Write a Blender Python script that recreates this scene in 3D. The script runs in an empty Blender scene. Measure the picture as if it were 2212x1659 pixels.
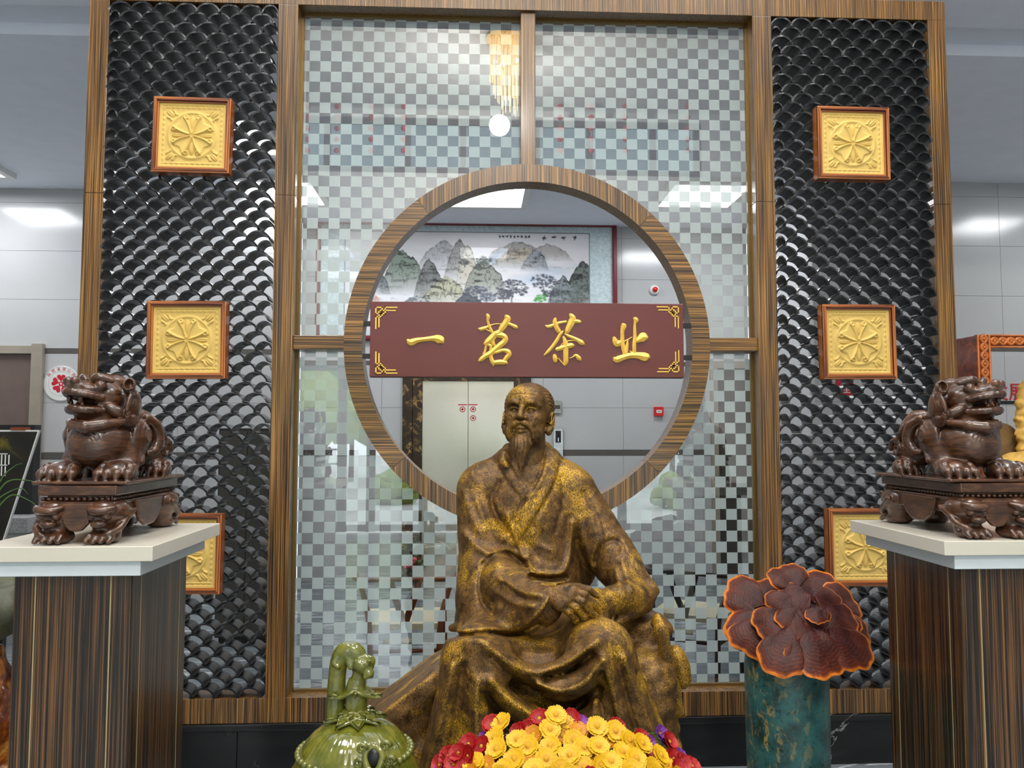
import bpy, bmesh, math, random
import numpy as np
from mathutils import Vector, Matrix, noise as mnoise
SC = bpy.context.scene
COL = SC.collection
PI = math.pi
random.seed(7)

# ------------------------------------------------------------------ camera, world, exposure
CAM = np.array([-0.264, -3.92, 1.60]); FPX = 1725.0; IW, IH = 2212.0, 1659.0
YAW, PITCH = 0.0462, 0.0638
FW = np.array([math.sin(YAW)*math.cos(PITCH), math.cos(YAW)*math.cos(PITCH), math.sin(PITCH)])
RT = np.array([math.cos(YAW), -math.sin(YAW), 0.0]); UP = np.cross(RT, FW)
cd = bpy.data.cameras.new('camera'); cam = bpy.data.objects.new('camera', cd); COL.objects.link(cam)
cd.sensor_fit = 'HORIZONTAL'; cd.sensor_width = 36.0; cd.lens = FPX/IW*36.0
cd.clip_start = 0.05; cd.clip_end = 300
cam.matrix_world = Matrix(((RT[0], UP[0], -FW[0], CAM[0]), (RT[1], UP[1], -FW[1], CAM[1]), (RT[2], UP[2], -FW[2], CAM[2]), (0, 0, 0, 1)))
SC.camera = cam
SC.view_settings.view_transform = 'Standard'; SC.view_settings.look = 'None'
SC.view_settings.exposure = 0.0; SC.view_settings.gamma = 1.0; SC.view_settings.use_curve_mapping = False
SC.cycles.use_denoising = True
SC.cycles.use_adaptive_sampling = True; SC.cycles.adaptive_threshold = 0.02
SC.cycles.max_bounces = 9; SC.cycles.diffuse_bounces = 4; SC.cycles.glossy_bounces = 4
SC.cycles.transmission_bounces = 8; SC.cycles.transparent_max_bounces = 16
SC.cycles.caustics_reflective = False; SC.cycles.caustics_refractive = False
SC.cycles.sample_clamp_indirect = 6.0
W = bpy.data.worlds.new('overcast_sky'); SC.world = W; W.use_nodes = True
SKY = 5.2
W.node_tree.nodes['Background'].inputs[0].default_value = (0.86, 0.93, 1.0, 1)
W.node_tree.nodes['Background'].inputs[1].default_value = SKY

def lamp(name, loc, size, power, color=(1, 1, 1), rot=(0, 0, 0), size_y=None, spread=PI):
    l = bpy.data.lights.new(name, 'AREA'); l.shape = 'RECTANGLE'; l.size = size; l.size_y = size_y or size
    l.energy = power; l.color = color; l.spread = spread
    o = bpy.data.objects.new(name, l); o.location = loc; o.rotation_euler = rot; COL.objects.link(o); return o
# hall ceiling panels added for light from above (fixtures built further down)
CEIL_F, CEIL_B = 7.1, 3.97
ADDED_FRONT_PANELS = [(-2.3, -1.5), (2.3, -1.5), (-2.4, -4.2), (2.3, -4.2), (0.0, -2.2)]
for i, (x, y) in enumerate(ADDED_FRONT_PANELS):
    lamp('hall_panel_light', (x, y, CEIL_F-0.06), 1.1, 84, (1.0, 0.97, 0.93))
lamp_p = bpy.data.lights.new('chandelier_light', 'POINT'); lamp_p.energy = 480; lamp_p.color = (1.0, 0.96, 0.9); lamp_p.shadow_soft_size = 0.14
lamp_o = bpy.data.objects.new('chandelier_light', lamp_p); lamp_o.location = (0.06, -6.6, 5.85); COL.objects.link(lamp_o)
BACK_PANELS = [(-6.7, 3.0), (-4.86, 3.0), (-2.15, 3.75), (-0.16, 3.75), (1.95, 3.65), (5.4, 1.9), (-2.25, 2.3)]  # panels beyond the mauve door and before the lettering are added out of view
for i, (x, y) in enumerate(BACK_PANELS):
    lamp('lobby_panel_light', (x, y, CEIL_B-0.045), 0.6, 29, (0.95, 0.97, 1.0))

def at(x, y, Y):
    d = FW + RT*((x-IW/2)/FPX) - UP*((y-IH/2)/FPX)
    return CAM + d*((Y-CAM[1])/d[1])
def mir(x, y, Y):
    'world point at depth Y (behind the camera) whose mirror image in the glass is seen at x, y'
    p = at(x, y, 2*0.105-Y); p[1] = Y; return p
def topx(x, y, z):
    dx, dy, dz = x-CAM[0], y-CAM[1], z-CAM[2]
    w = dx*FW[0]+dy*FW[1]+dz*FW[2]
    return IW/2+FPX*(dx*RT[0]+dy*RT[1]+dz*RT[2])/w, IH/2-FPX*(dx*UP[0]+dy*UP[1]+dz*UP[2])/w

# ------------------------------------------------------------------ materials
def srgb(r, g, b):
    f = lambda c: (c/255/12.92) if c/255 <= 0.04045 else ((c/255+0.055)/1.055)**2.4
    return (f(r), f(g), f(b), 1.0)
class NT:
    def __init__(s, name):
        s.m = bpy.data.materials.new(name); s.m.use_nodes = True; s.t = s.m.node_tree
        s.b = s.t.nodes['Principled BSDF']; s.out = s.t.nodes['Material Output']
    def n(s, typ, **kw):
        nd = s.t.nodes.new('ShaderNode'+typ)
        for k, v in kw.items():
            if k.startswith('_'): setattr(nd, k[1:], v)
            else:
                key = k
                tgt = nd.inputs[int(k[1:])] if (k[0] == 'i' and k[1:].isdigit()) else nd.inputs[key.replace('__', ' ')]
                if isinstance(v, bpy.types.NodeSocket): s.t.links.new(v, tgt)
                else: tgt.default_value = v
        return nd
    def l(s, a, b): s.t.links.new(a, b)
    def coord(s, kind='Object', scale=(1, 1, 1), loc=(0, 0, 0), rot=(0, 0, 0)):
        tc = s.n('TexCoord'); mp = s.n('Mapping', Scale=scale, Location=loc, Rotation=rot)
        s.l(tc.outputs[kind], mp.inputs[0]); return mp.outputs[0]
    def noise(s, vec, scale=5, detail=4, rough=0.55, dist=0.0):
        return s.n('TexNoise', Vector=vec, Scale=scale, Detail=detail, Roughness=rough, Distortion=dist).outputs['Fac']
    def ramp(s, fac, stops, interp='LINEAR'):
        r = s.n('ValToRGB', i0=fac); e = r.color_ramp; e.interpolation = interp
        while len(e.elements) < len(stops): e.elements.new(0.5)
        for el, (p, c) in zip(e.elements, stops): el.position = p; el.color = c
        return r.outputs[0]
    def mix(s, fac, a, b, mode='MIX'):
        m = s.n('Mix', _data_type='RGBA', _blend_type=mode)
        for sk, v in ((m.inputs[0], fac), (m.inputs[6], a), (m.inputs[7], b)):
            if isinstance(v, bpy.types.NodeSocket): s.l(v, sk)
            else: sk.default_value = v
        return m.outputs[2]
    def bump(s, h, strength=0.3, dist=0.01):
        b = s.n('Bump', Height=h, Strength=strength, Distance=dist); s.l(b.outputs[0], s.b.inputs['Normal']); return b
    def set(s, **kw):
        for k, v in kw.items():
            i = s.b.inputs[k.replace('__', ' ')]
            if isinstance(v, bpy.types.NodeSocket): s.l(v, i)
            else: i.default_value = v
        return s
MT = {}
def plain(name, col, rough=0.5, metal=0.0, var=0.08, scale=6.0, bump=0.0, coat=0.0, **kw):
    t = NT(name); v = t.coord(); f = t.noise(v, scale, 3)
    c = tuple(col[:3]); lo = tuple(max(0, x*(1-var)) for x in c)+(1,); hi = tuple(min(1, x*(1+var)) for x in c)+(1,)
    t.set(Base__Color=t.ramp(f, [(0.3, lo), (0.7, hi)]), Roughness=rough, Metallic=metal, Coat__Weight=coat, **kw)
    if bump: t.bump(t.noise(v, scale*12, 4), bump, 0.003)
    MT[name] = t.m; return t.m

def zebra(name, stretch, dark=(36, 25, 15), mid=(104, 73, 36), lite=(172, 126, 60), rough=0.34, fine=300.0):
    t = NT(name)
    sc = tuple(fine if i != stretch else 1.6 for i in range(3))
    v = t.coord('Object', sc); f = t.noise(v, 1.0, 3, 0.5, 0.25)
    v2 = t.coord('Object', tuple(70.0 if i != stretch else 1.0 for i in range(3)), (3.1, 1.7, 5.2)); g = t.noise(v2, 1.0, 3, 0.6, 0.35)
    a = t.ramp(f, [(0.40, srgb(*dark)), (0.50, srgb(*mid)), (0.62, srgb(*lite))])
    b = t.ramp(g, [(0.34, (0.42, 0.40, 0.40, 1)), (0.5, (0.85, 0.83, 0.8, 1)), (0.66, (1.12, 1.08, 1.0, 1))])
    t.set(Base__Color=t.mix(1.0, a, b, 'MULTIPLY'), Roughness=rough, Coat__Weight=0.35, Coat__Roughness=0.12)
    t.bump(f, 0.12, 0.002)
    MT[name] = t.m; return t.m
zebra('veneer_vertical', 2); zebra('veneer_horizontal', 0)
zebra('pedestal_veneer', 2, (13, 10, 8), (50, 35, 21), (124, 86, 46), 0.36, 300.0)
zebra('board_frame_wood', 2, (96, 40, 14), (164, 88, 36), (206, 130, 60), 0.45, 110.0)
zebra('board_frame_wood_across', 0, (96, 40, 14), (164, 88, 36), (206, 130, 60), 0.45, 110.0)

def marble(name, base, vein, scale, rough, vein_w=0.02, stretch=(1, 1, 1), streak=False):
    t = NT(name); v = t.coord('Object', stretch)
    n1 = t.noise(v, scale, 6, 0.6, 0.6)
    d = t.n('Math', _operation='SUBTRACT', i0=n1, i1=0.5); ab = t.n('Math', _operation='ABSOLUTE', i0=d.outputs[0])
    m2 = t.noise(v, scale*0.55, 2)
    gate = t.ramp(m2, [(0.50, (0, 0, 0, 1)), (0.62, (1, 1, 1, 1))])
    ve = t.ramp(ab.outputs[0], [(0.0, (1, 1, 1, 1)), (vein_w, (0, 0, 0, 1))])
    fac = t.n('Math', _operation='MULTIPLY', i0=gate, i1=ve)
    cl = t.noise(v, scale*2.3, 5)
    bc = t.ramp(cl, [(0.3, tuple(c*0.75 for c in base[:3])+(1,)), (0.7, tuple(min(1, c*1.3) for c in base[:3])+(1,))])
    t.set(Base__Color=t.mix(fac.outputs[0], bc, vein), Roughness=rough)
    MT[name] = t.m; return t.m
marble('black_marble', srgb(22, 23, 24), srgb(165, 165, 160), 1.7, 0.16, 0.006)
marble('floor_marble', srgb(112, 120, 124), srgb(205, 208, 210), 1.6, 0.14, 0.05, (1.0, 4.5, 1.0))
marble('surround_marble', srgb(52, 38, 26), srgb(176, 140, 86), 9.0, 0.22, 0.05)

plain('wall_tile', srgb(184, 185, 186), 0.16, var=0.03, scale=1.2)
plain('wall_joint', srgb(150, 150, 146), 0.7)
plain('ceiling_paint', srgb(238, 242, 252), 0.8, var=0.02); plain('hall_paint', srgb(238, 238, 236), 0.8, var=0.02)
plain('dark_strip', srgb(88, 84, 80), 0.4)
plain('door_frame_paint', srgb(150, 142, 128), 0.45)
plain('door_leaf', srgb(104, 88, 82), 0.5)
plain('dark_door_leaf', srgb(66, 62, 58), 0.35)
plain('black_tile_glaze', srgb(24, 25, 28), 0.28, var=0.3, scale=24, bump=0.12)
plain('carved_stone', srgb(214, 182, 100), 0.75, var=0.05, scale=14, bump=0.15)
plain('plaque_lacquer', srgb(104, 52, 50), 0.2, var=0.06, scale=3)
plain('plaque_edge', srgb(40, 24, 22), 0.4)
plain('gold_leaf', srgb(244, 198, 88), 0.36, 0.25, var=0.1, scale=30)
plain('steel', srgb(226, 222, 208), 0.24, 0.75, var=0.04, scale=2)
plain('chrome', srgb(220, 222, 224), 0.12, 1.0)
plain('red_frame', srgb(112, 22, 34), 0.3)
plain('white_quartz', srgb(214, 208, 194), 0.22, var=0.03)
plain('white_board', srgb(212, 220, 226), 0.35, var=0.02)
plain('white_plastic', srgb(226, 226, 224), 0.35)
plain('red_plastic', srgb(206, 26, 30), 0.35)
plain('red_paint', srgb(196, 24, 44), 0.5)
plain('black_plastic', srgb(18, 18, 20), 0.35)
plain('glass_edge', srgb(120, 140, 120), 0.3)
plain('bronze_trim', srgb(120, 96, 52), 0.35, 0.6); plain('inlay_brass', srgb(176, 156, 112), 0.4, 0.2)
def emit(name, col, s):
    t = NT(name); t.set(Base__Color=col, Emission__Color=col, Emission__Strength=s); MT[name] = t.m; return t.m
emit('panel_glow', (0.96, 0.98, 1, 1), 3.0)
emit('display_glow', (0.8, 0.85, 1, 1), 0.8)
emit('bulb_glow', (1.0, 0.85, 0.55, 1), 14.0)

# ------------------------------------------------------------------ objects
def tag(o, label=None, cat=None, group=None, kind=None):
    for k, v in (('label', label), ('category', cat), ('group', group), ('kind', kind)):
        if v: o[k] = v
    return o
def thing(name, label, cat, loc, group=None, rz=0.0):
    o = bpy.data.objects.new(name, None); COL.objects.link(o); o.location = Vector(loc); o.rotation_euler[2] = rz
    o.empty_display_size = 0.1
    return tag(o, label, cat, group)
def link(name, me, parent=None, mat=None):
    o = bpy.data.objects.new(name, me); COL.objects.link(o)
    if parent is not None: o.parent = parent
    if mat and not me.materials:
        for m in (mat if isinstance(mat, (list, tuple)) else [mat]): me.materials.append(MT[m] if isinstance(m, str) else m)
    return o
def np_mesh(name, V, F, smooth=True, loc=None):
    'V (n,3), F (m,4) or (m,3) index arrays'
    V = np.asarray(V, dtype=np.float32)
    if loc is not None: V = V-np.asarray(loc, dtype=np.float32)
    F = np.asarray(F, dtype=np.int32); me = bpy.data.meshes.new(name)
    me.vertices.add(len(V)); me.vertices.foreach_set('co', V.ravel())
    k = F.shape[1]; me.loops.add(F.size); me.loops.foreach_set('vertex_index', F.ravel())
    me.polygons.add(len(F)); me.polygons.foreach_set('loop_start', np.arange(0, F.size, k, dtype=np.int32))
    me.polygons.foreach_set('loop_total', np.full(len(F), k, dtype=np.int32))
    if smooth: me.polygons.foreach_set('use_smooth', np.ones(len(F), dtype=bool))
    me.update(calc_edges=True); me.validate(); return me
def spline(P, n=6):
    'Catmull-Rom through the rows of P'
    P = np.asarray(P, dtype=float); Q = np.vstack([2*P[0]-P[1], P, 2*P[-1]-P[-2]]); out = []
    for i in range(1, len(Q)-2):
        for t in np.linspace(0, 1, n, endpoint=False):
            a, b, c, d = Q[i-1], Q[i], Q[i+1], Q[i+2]
            out.append(0.5*((2*b)+(-a+c)*t+(2*a-5*b+4*c-d)*t*t+(-a+3*b-3*c+d)*t**3))
    out.append(Q[-2]); return np.array(out)
class MB:
    def __init__(s): s.v = []; s.f = []; s.mi = []
    def add(s, V, F, mi=0):
        o = len(s.v); s.v += [tuple(map(float, p)) for p in V]; s.f += [tuple(int(i)+o for i in f) for f in F]; s.mi += [mi]*len(F); return s
    def box(s, x0, x1, y0, y1, z0, z1, mi=0):
        V = [(x, y, z) for x in (x0, x1) for y in (y0, y1) for z in (z0, z1)]
        return s.add(V, [(0, 1, 3, 2), (4, 6, 7, 5), (0, 4, 5, 1), (2, 3, 7, 6), (0, 2, 6, 4), (1, 5, 7, 3)], mi)
    def prism(s, poly, a, b, axis='y', mi=0, mi_front=None):
        'polygon in the two other axes, extruded along axis from a to b'
        n = len(poly); mk = {'y': lambda p, t: (p[0], t, p[1]), 'z': lambda p, t: (p[0], p[1], t), 'x': lambda p, t: (t, p[0], p[1])}[axis]
        V = [mk(p, a) for p in poly]+[mk(p, b) for p in poly]
        fr = tuple(range(n)); bk = tuple(range(2*n-1, n-1, -1)); sd = [(i, i+n, (i+1) % n+n, (i+1) % n) for i in range(n)]
        s.add(V, [fr, bk]+sd, mi)
        if mi_front is not None: s.mi[len(s.mi)-len(sd)-2] = mi_front
        return s
    def tube(s, P, R, seg=10, cap=True, flat=None, mi=0):
        P = np.asarray(P, float); n = len(P); R = np.broadcast_to(np.asarray(R, float), (n,)) if np.ndim(R) < 2 else np.asarray(R)
        T = np.gradient(P, axis=0); T /= np.linalg.norm(T, axis=1)[:, None]+1e-12
        ref = np.array([0, 0, 1.0]) if abs(T[0][2]) < 0.9 else np.array([1.0, 0, 0])
        if flat is not None: ref = np.asarray(flat, float)
        V = []
        for i in range(n):
            u = np.cross(T[i], ref); u /= np.linalg.norm(u)+1e-12; w = np.cross(u, T[i])
            if flat is None: ref = w
            for k in range(seg):
                a = 2*PI*k/seg; ra, rb = (R[i], R[i]) if np.ndim(R) < 2 else R[i]
                V.append(P[i]+u*math.cos(a)*ra+w*math.sin(a)*rb)
        F = [(i*seg+k, i*seg+(k+1) % seg, (i+1)*seg+(k+1) % seg, (i+1)*seg+k) for i in range(n-1) for k in range(seg)]
        if cap: F += [tuple(range(seg))[::-1], tuple(range((n-1)*seg, n*seg))]
        return s.add(V, F, mi)
    def lathe(s, prof, c=(0, 0, 0), seg=32, mi=0, fn=None):
        V = []; n = len(prof)
        for r, z in prof:
            for k in range(seg):
                a = 2*PI*k/seg; rr = r if fn is None else fn(r, z, a); V.append((c[0]+rr*math.cos(a), c[1]+rr*math.sin(a), c[2]+z))
        F = [(i*seg+k, i*seg+(k+1) % seg, (i+1)*seg+(k+1) % seg, (i+1)*seg+k) for i in range(n-1) for k in range(seg)]
        F += [tuple(range(seg))[::-1], tuple(range((n-1)*seg, n*seg))]
        return s.add(V, F, mi)
    def ball(s, c, r, seg=12, rings=8, mi=0):
        r = (r, r, r) if np.ndim(r) == 0 else r; V = [(c[0], c[1], c[2]-r[2])]
        for i in range(1, rings):
            b = -PI/2+PI*i/rings
            for k in range(seg):
                a = 2*PI*k/seg; V.append((c[0]+r[0]*math.cos(b)*math.cos(a), c[1]+r[1]*math.cos(b)*math.sin(a), c[2]+r[2]*math.sin(b)))
        V.append((c[0], c[1], c[2]+r[2])); t = len(V)-1
        F = [(0, 1+(k+1) % seg, 1+k) for k in range(seg)]
        F += [(1+i*seg+k, 1+i*seg+(k+1) % seg, 1+(i+1)*seg+(k+1) % seg, 1+(i+1)*seg+k) for i in range(rings-2) for k in range(seg)]
        o = 1+(rings-2)*seg; F += [(o+k, o+(k+1) % seg, t) for k in range(seg)]
        return s.add(V, F, mi)
    def mesh(s, name, loc=(0, 0, 0), smooth=False):
        me = bpy.data.meshes.new(name); me.from_pydata([(p[0]-loc[0], p[1]-loc[1], p[2]-loc[2]) for p in s.v], [], s.f)
        me.polygons.foreach_set('material_index', s.mi)
        bm = bmesh.new(); bm.from_mesh(me); bmesh.ops.recalc_face_normals(bm, faces=bm.faces); bm.to_mesh(me); bm.free()
        if smooth: me.polygons.foreach_set('use_smooth', [True]*len(s.f))
        me.update(); return me
    def build(s, name, mat, parent=None, loc=None, smooth=False, bevel=0.0, seg=2, auto=None):
        L = tuple(parent.location) if parent is not None and loc is None else (loc or (0, 0, 0))
        if parent is not None and parent.parent is not None and loc is None: L = tuple(parent.parent.location)
        o = link(name, s.mesh(name, L, smooth or auto is not None), parent, mat)
        if parent is None: o.location = Vector(L)
        if bevel:
            m = o.modifiers.new('bevel', 'BEVEL'); m.width = bevel; m.segments = seg; m.limit_method = 'ANGLE'; m.angle_limit = 0.6
        if auto is not None: o.data.set_sharp_from_angle(angle=auto)
        return o
B = lambda: MB()
def struct(o): o['kind'] = 'structure'; return o
def copy_tree(o, parent=None):
    c = o.copy(); COL.objects.link(c); c.parent = parent
    for ch in list(o.children): copy_tree(ch, c)
    return c
def text_mesh(body, size, depth=0.002, name='lettering'):
    cu = bpy.data.curves.new(name, 'FONT'); cu.body = body; cu.size = size; cu.extrude = depth; cu.align_x = 'CENTER'; cu.align_y = 'CENTER'; cu.resolution_u = 4
    o = bpy.data.objects.new(name, cu); COL.objects.link(o)
    dg = bpy.context.evaluated_depsgraph_get(); me = bpy.data.meshes.new_from_object(o.evaluated_get(dg)); me.name = name
    bpy.data.objects.remove(o); me.materials.clear(); return me

# ------------------------------------------------------------------ distance-field sculpting (surface nets)
class Clay:
    def __init__(s, lo, hi, h):
        s.lo = np.asarray(lo, float); s.h = h; s.n = np.ceil((np.asarray(hi)-s.lo)/h).astype(int)+1
        s.D = np.full(s.n, 0.5, np.float32)
        s.ax = [(s.lo[i]+h*np.arange(s.n[i])).astype(np.float32) for i in range(3)]
    def blk(s, lo, hi):
        a = np.clip(np.floor((np.asarray(lo)-s.lo)/s.h).astype(int), 0, s.n); b = np.clip(np.ceil((np.asarray(hi)-s.lo)/s.h).astype(int)+1, 0, s.n)
        sl = tuple(slice(a[i], b[i]) for i in range(3))
        return sl, s.ax[0][sl[0]][:, None, None], s.ax[1][sl[1]][None, :, None], s.ax[2][sl[2]][None, None, :]
    def put(s, sl, d, k, cut=False):
        c = s.D[sl]
        if cut:
            d = -d; t = np.clip(0.5-0.5*(d-c)/k, 0, 1); s.D[sl] = d+(c-d)*t+k*t*(1-t)
        else:
            t = np.clip(0.5+0.5*(d-c)/k, 0, 1); s.D[sl] = d+(c-d)*t-k*t*(1-t)
    def ell(s, c, r, k=0.02, R=None, cut=False):
        c = np.asarray(c, float); r = np.asarray(r, float)*np.ones(3); m = (r if R is None else np.full(3, r.max()))+2*k+4*s.h
        sl, x, y, z = s.blk(c-m, c+m)
        if min(s.D[sl].shape) == 0: return s
        x = x-c[0]; y = y-c[1]; z = z-c[2]
        if R is not None: x, y, z = (R[0, i]*x+R[1, i]*y+R[2, i]*z for i in range(3))
        k0 = np.sqrt((x/r[0])**2+(y/r[1])**2+(z/r[2])**2); k1 = np.sqrt((x/r[0]**2)**2+(y/r[1]**2)**2+(z/r[2]**2)**2)+1e-6
        s.put(sl, (k0*(k0-1)/k1).astype(np.float32), k, cut); return s
    def cap(s, a, b, ra, rb=None, k=0.02, cut=False):
        rb = ra if rb is None else rb; a = np.asarray(a, float); b = np.asarray(b, float); m = max(ra, rb)+2*k+4*s.h
        sl, x, y, z = s.blk(np.minimum(a, b)-m, np.maximum(a, b)+m)
        if min(s.D[sl].shape) == 0: return s
        v = b-a; L = max(v@v, 1e-9); t = np.clip(((x-a[0])*v[0]+(y-a[1])*v[1]+(z-a[2])*v[2])/L, 0, 1)
        d = np.sqrt((x-a[0]-t*v[0])**2+(y-a[1]-t*v[1])**2+(z-a[2]-t*v[2])**2)-(ra+t*(rb-ra))
        s.put(sl, d.astype(np.float32), k, cut); return s
    def chain(s, P, r, k=0.02, cut=False, n=0):
        P = np.asarray(P, float); r = np.broadcast_to(np.asarray(r, float), (len(P),))
        if n: Q = spline(np.column_stack([P, r]), n); P, r = Q[:, :3], Q[:, 3]
        for i in range(len(P)-1): s.cap(P[i], P[i+1], r[i], r[i+1], k, cut)
        return s
    def box(s, c, hf, rad=0.01, k=0.02, R=None, cut=False):
        c = np.asarray(c, float); hf = np.asarray(hf, float); m = (hf if R is None else np.full(3, np.linalg.norm(hf)))+2*k+4*s.h
        sl, x, y, z = s.blk(c-m, c+m)
        if min(s.D[sl].shape) == 0: return s
        x = x-c[0]; y = y-c[1]; z = z-c[2]
        if R is not None: x, y, z = (R[0, i]*x+R[1, i]*y+R[2, i]*z for i in range(3))
        qx, qy, qz = np.abs(x)-hf[0]+rad, np.abs(y)-hf[1]+rad, np.abs(z)-hf[2]+rad
        d = np.sqrt(np.maximum(qx, 0)**2+np.maximum(qy, 0)**2+np.maximum(qz, 0)**2)+np.minimum(np.maximum(np.maximum(qx, qy), qz), 0)-rad
        s.put(sl, d.astype(np.float32), k, cut); return s
    def plane(s, p, nrm, k=0.01, lo=None, hi=None):
        'cut away everything on the side the normal points to'
        nrm = np.asarray(nrm, float); nrm /= np.linalg.norm(nrm)
        sl, x, y, z = s.blk(s.lo if lo is None else lo, s.lo+s.h*s.n if hi is None else hi)
        s.put(sl, (-((x-p[0])*nrm[0]+(y-p[1])*nrm[1]+(z-p[2])*nrm[2])).astype(np.float32), k, True); return s
    def disp(s, fn, lo=None, hi=None):
        sl, x, y, z = s.blk(s.lo if lo is None else lo, s.lo+s.h*s.n if hi is None else hi); s.D[sl] += fn(x, y, z).astype(np.float32); return s
    def relief(s, P, amp, w, ylo, yhi, proj, pw=2, closed=False):
        'raise (amp>0) or groove (amp<0) the surface along a line given in the projection proj(x,y,z)->(u,v); w and P in those units'
        P = np.asarray(P, float); best = None
        sl, x, y, z = s.blk((s.lo[0], ylo, s.lo[2]), (s.lo[0]+s.h*s.n[0], yhi, s.lo[2]+s.h*s.n[2]))
        u, v = proj(x, y, z); u = np.broadcast_to(u, s.D[sl].shape); v = np.broadcast_to(v, s.D[sl].shape)
        m = (u > P[:, 0].min()-3*w) & (u < P[:, 0].max()+3*w) & (v > P[:, 1].min()-3*w) & (v < P[:, 1].max()+3*w) & (np.abs(s.D[sl]) < 0.06)
        uu, vv = u[m], v[m]; best = np.full(uu.shape, 1e9)
        for i in range(len(P)-1):
            a, b = P[i], P[i+1]; q = b-a; t = np.clip(((uu-a[0])*q[0]+(vv-a[1])*q[1])/max(q@q, 1e-9), 0, 1)
            best = np.minimum(best, np.hypot(uu-a[0]-t*q[0], vv-a[1]-t*q[1]))
        d = s.D[sl]; d[m] -= (amp*np.exp(-(best/w)**pw)).astype(np.float32); s.D[sl] = d; return s
    def net(s):
        D = s.D; D[0] = D[-1] = 0.5; D[:, 0] = D[:, -1] = 0.5; D[:, :, 0] = D[:, :, -1] = 0.5
        S = D < 0; nx, ny, nz = D.shape
        cnt = np.zeros((nx-1, ny-1, nz-1), np.int8)
        for i in (0, 1):
            for j in (0, 1):
                for k in (0, 1): cnt += S[i:nx-1+i, j:ny-1+j, k:nz-1+k]
        cells = np.argwhere((cnt > 0) & (cnt < 8)); N = len(cells)
        idx = np.full((nx-1, ny-1, nz-1), -1, np.int32); idx[tuple(cells.T)] = np.arange(N)
        acc = np.zeros((N, 3)); num = np.zeros(N)
        cv = {(i, j, k): D[cells[:, 0]+i, cells[:, 1]+j, cells[:, 2]+k].astype(float) for i in (0, 1) for j in (0, 1) for k in (0, 1)}
        for a in cv:
            for ax in range(3):
                if a[ax] == 0:
                    b = list(a); b[ax] = 1; b = tuple(b); va, vb = cv[a], cv[b]; m = (va < 0) != (vb < 0)
                    t = np.where(m, va/np.where(m, va-vb, 1), 0); p = np.tile(np.array(a, float), (N, 1)); p[:, ax] = t
                    acc[m] += p[m]; num[m] += 1
        V = s.lo+s.h*(cells+acc/num[:, None]); Q = []
        for ax in range(3):
            o1, o2 = [(1, 2), (2, 0), (0, 1)][ax]
            A = [slice(1, n-1) for n in D.shape]; B = list(A); A[ax] = slice(0, D.shape[ax]-1); B[ax] = slice(1, D.shape[ax])
            sa, sb = S[tuple(A)], S[tuple(B)]
            for flip in (False, True):
                e = np.argwhere((sa & ~sb) if not flip else (~sa & sb))
                off = np.ones(3, int); off[ax] = 0; e = e+off
                q = []
                for d1, d2 in ((-1, -1), (0, -1), (0, 0), (-1, 0)):
                    c = e.copy(); c[:, o1] += d1; c[:, o2] += d2; q.append(idx[tuple(c.T)])
                q = np.column_stack(q); Q.append(q[:, ::-1] if flip else q)
        return V, np.vstack(Q)
def rotz(a): c, s = math.cos(a), math.sin(a); return np.array([[c, -s, 0], [s, c, 0], [0, 0, 1.0]])
def rotx(a): c, s = math.cos(a), math.sin(a); return np.array([[1.0, 0, 0], [0, c, -s], [0, s, c]])
def roty(a): c, s = math.cos(a), math.sin(a); return np.array([[c, 0, s], [0, 1.0, 0], [-s, 0, c]])
# ================================================================== the setting
B = lambda: MB()
struct(B().box(-9, 9, -9.1, 5.2, -0.1, 0.0).build('floor', 'floor_marble'))
NX0, NX1 = at(590, 900, 3.85)[0], at(1762, 900, 3.25)[0]
YL, YR, YN = 3.85, 3.25, 5.0
ROWS = [0.0, 0.43, 0.90, 1.37, None, 1.435, 1.905, 2.375, None, 2.425, 2.895, 3.365, 3.835, 3.97]
def tile_wall(name, x0, x1, Y, y_back, skip=()):
    w = struct(B().box(x0, x1, Y+0.006, y_back, 0, CEIL_B+0.1).build(name, 'wall_joint', loc=((x0+x1)/2, Y, 0)))
    for a, b in zip(ROWS[:-1], ROWS[1:]):
        if a is None or b is None: continue
        x = x0
        while x < x1-0.02:
            e = min(x+0.9, x1); segs = [(x, e)]
            for (s0, s1, sz) in skip:
                if b <= sz+0.02: segs = [q for p0, p1 in segs for q in ((p0, min(p1, s0)), (max(p0, s1), p1)) if q[1]-q[0] > 0.02]
            for p0, p1 in segs:
                m = B().box(p0+0.0015, p1-0.0015, Y, Y+0.01, a+0.0015, b-0.0015)
                m.build('tile', 'wall_tile', w)
            x = e
    return w
def strips(n, x0, x1, Y):
    for i, (a, b) in enumerate(((1.37, 1.435), (2.375, 2.425))):
        struct(B().box(x0, x1, Y-0.002, Y+0.006, a, b).build('trim_%d' % (n+i), 'dark_strip'))
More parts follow.
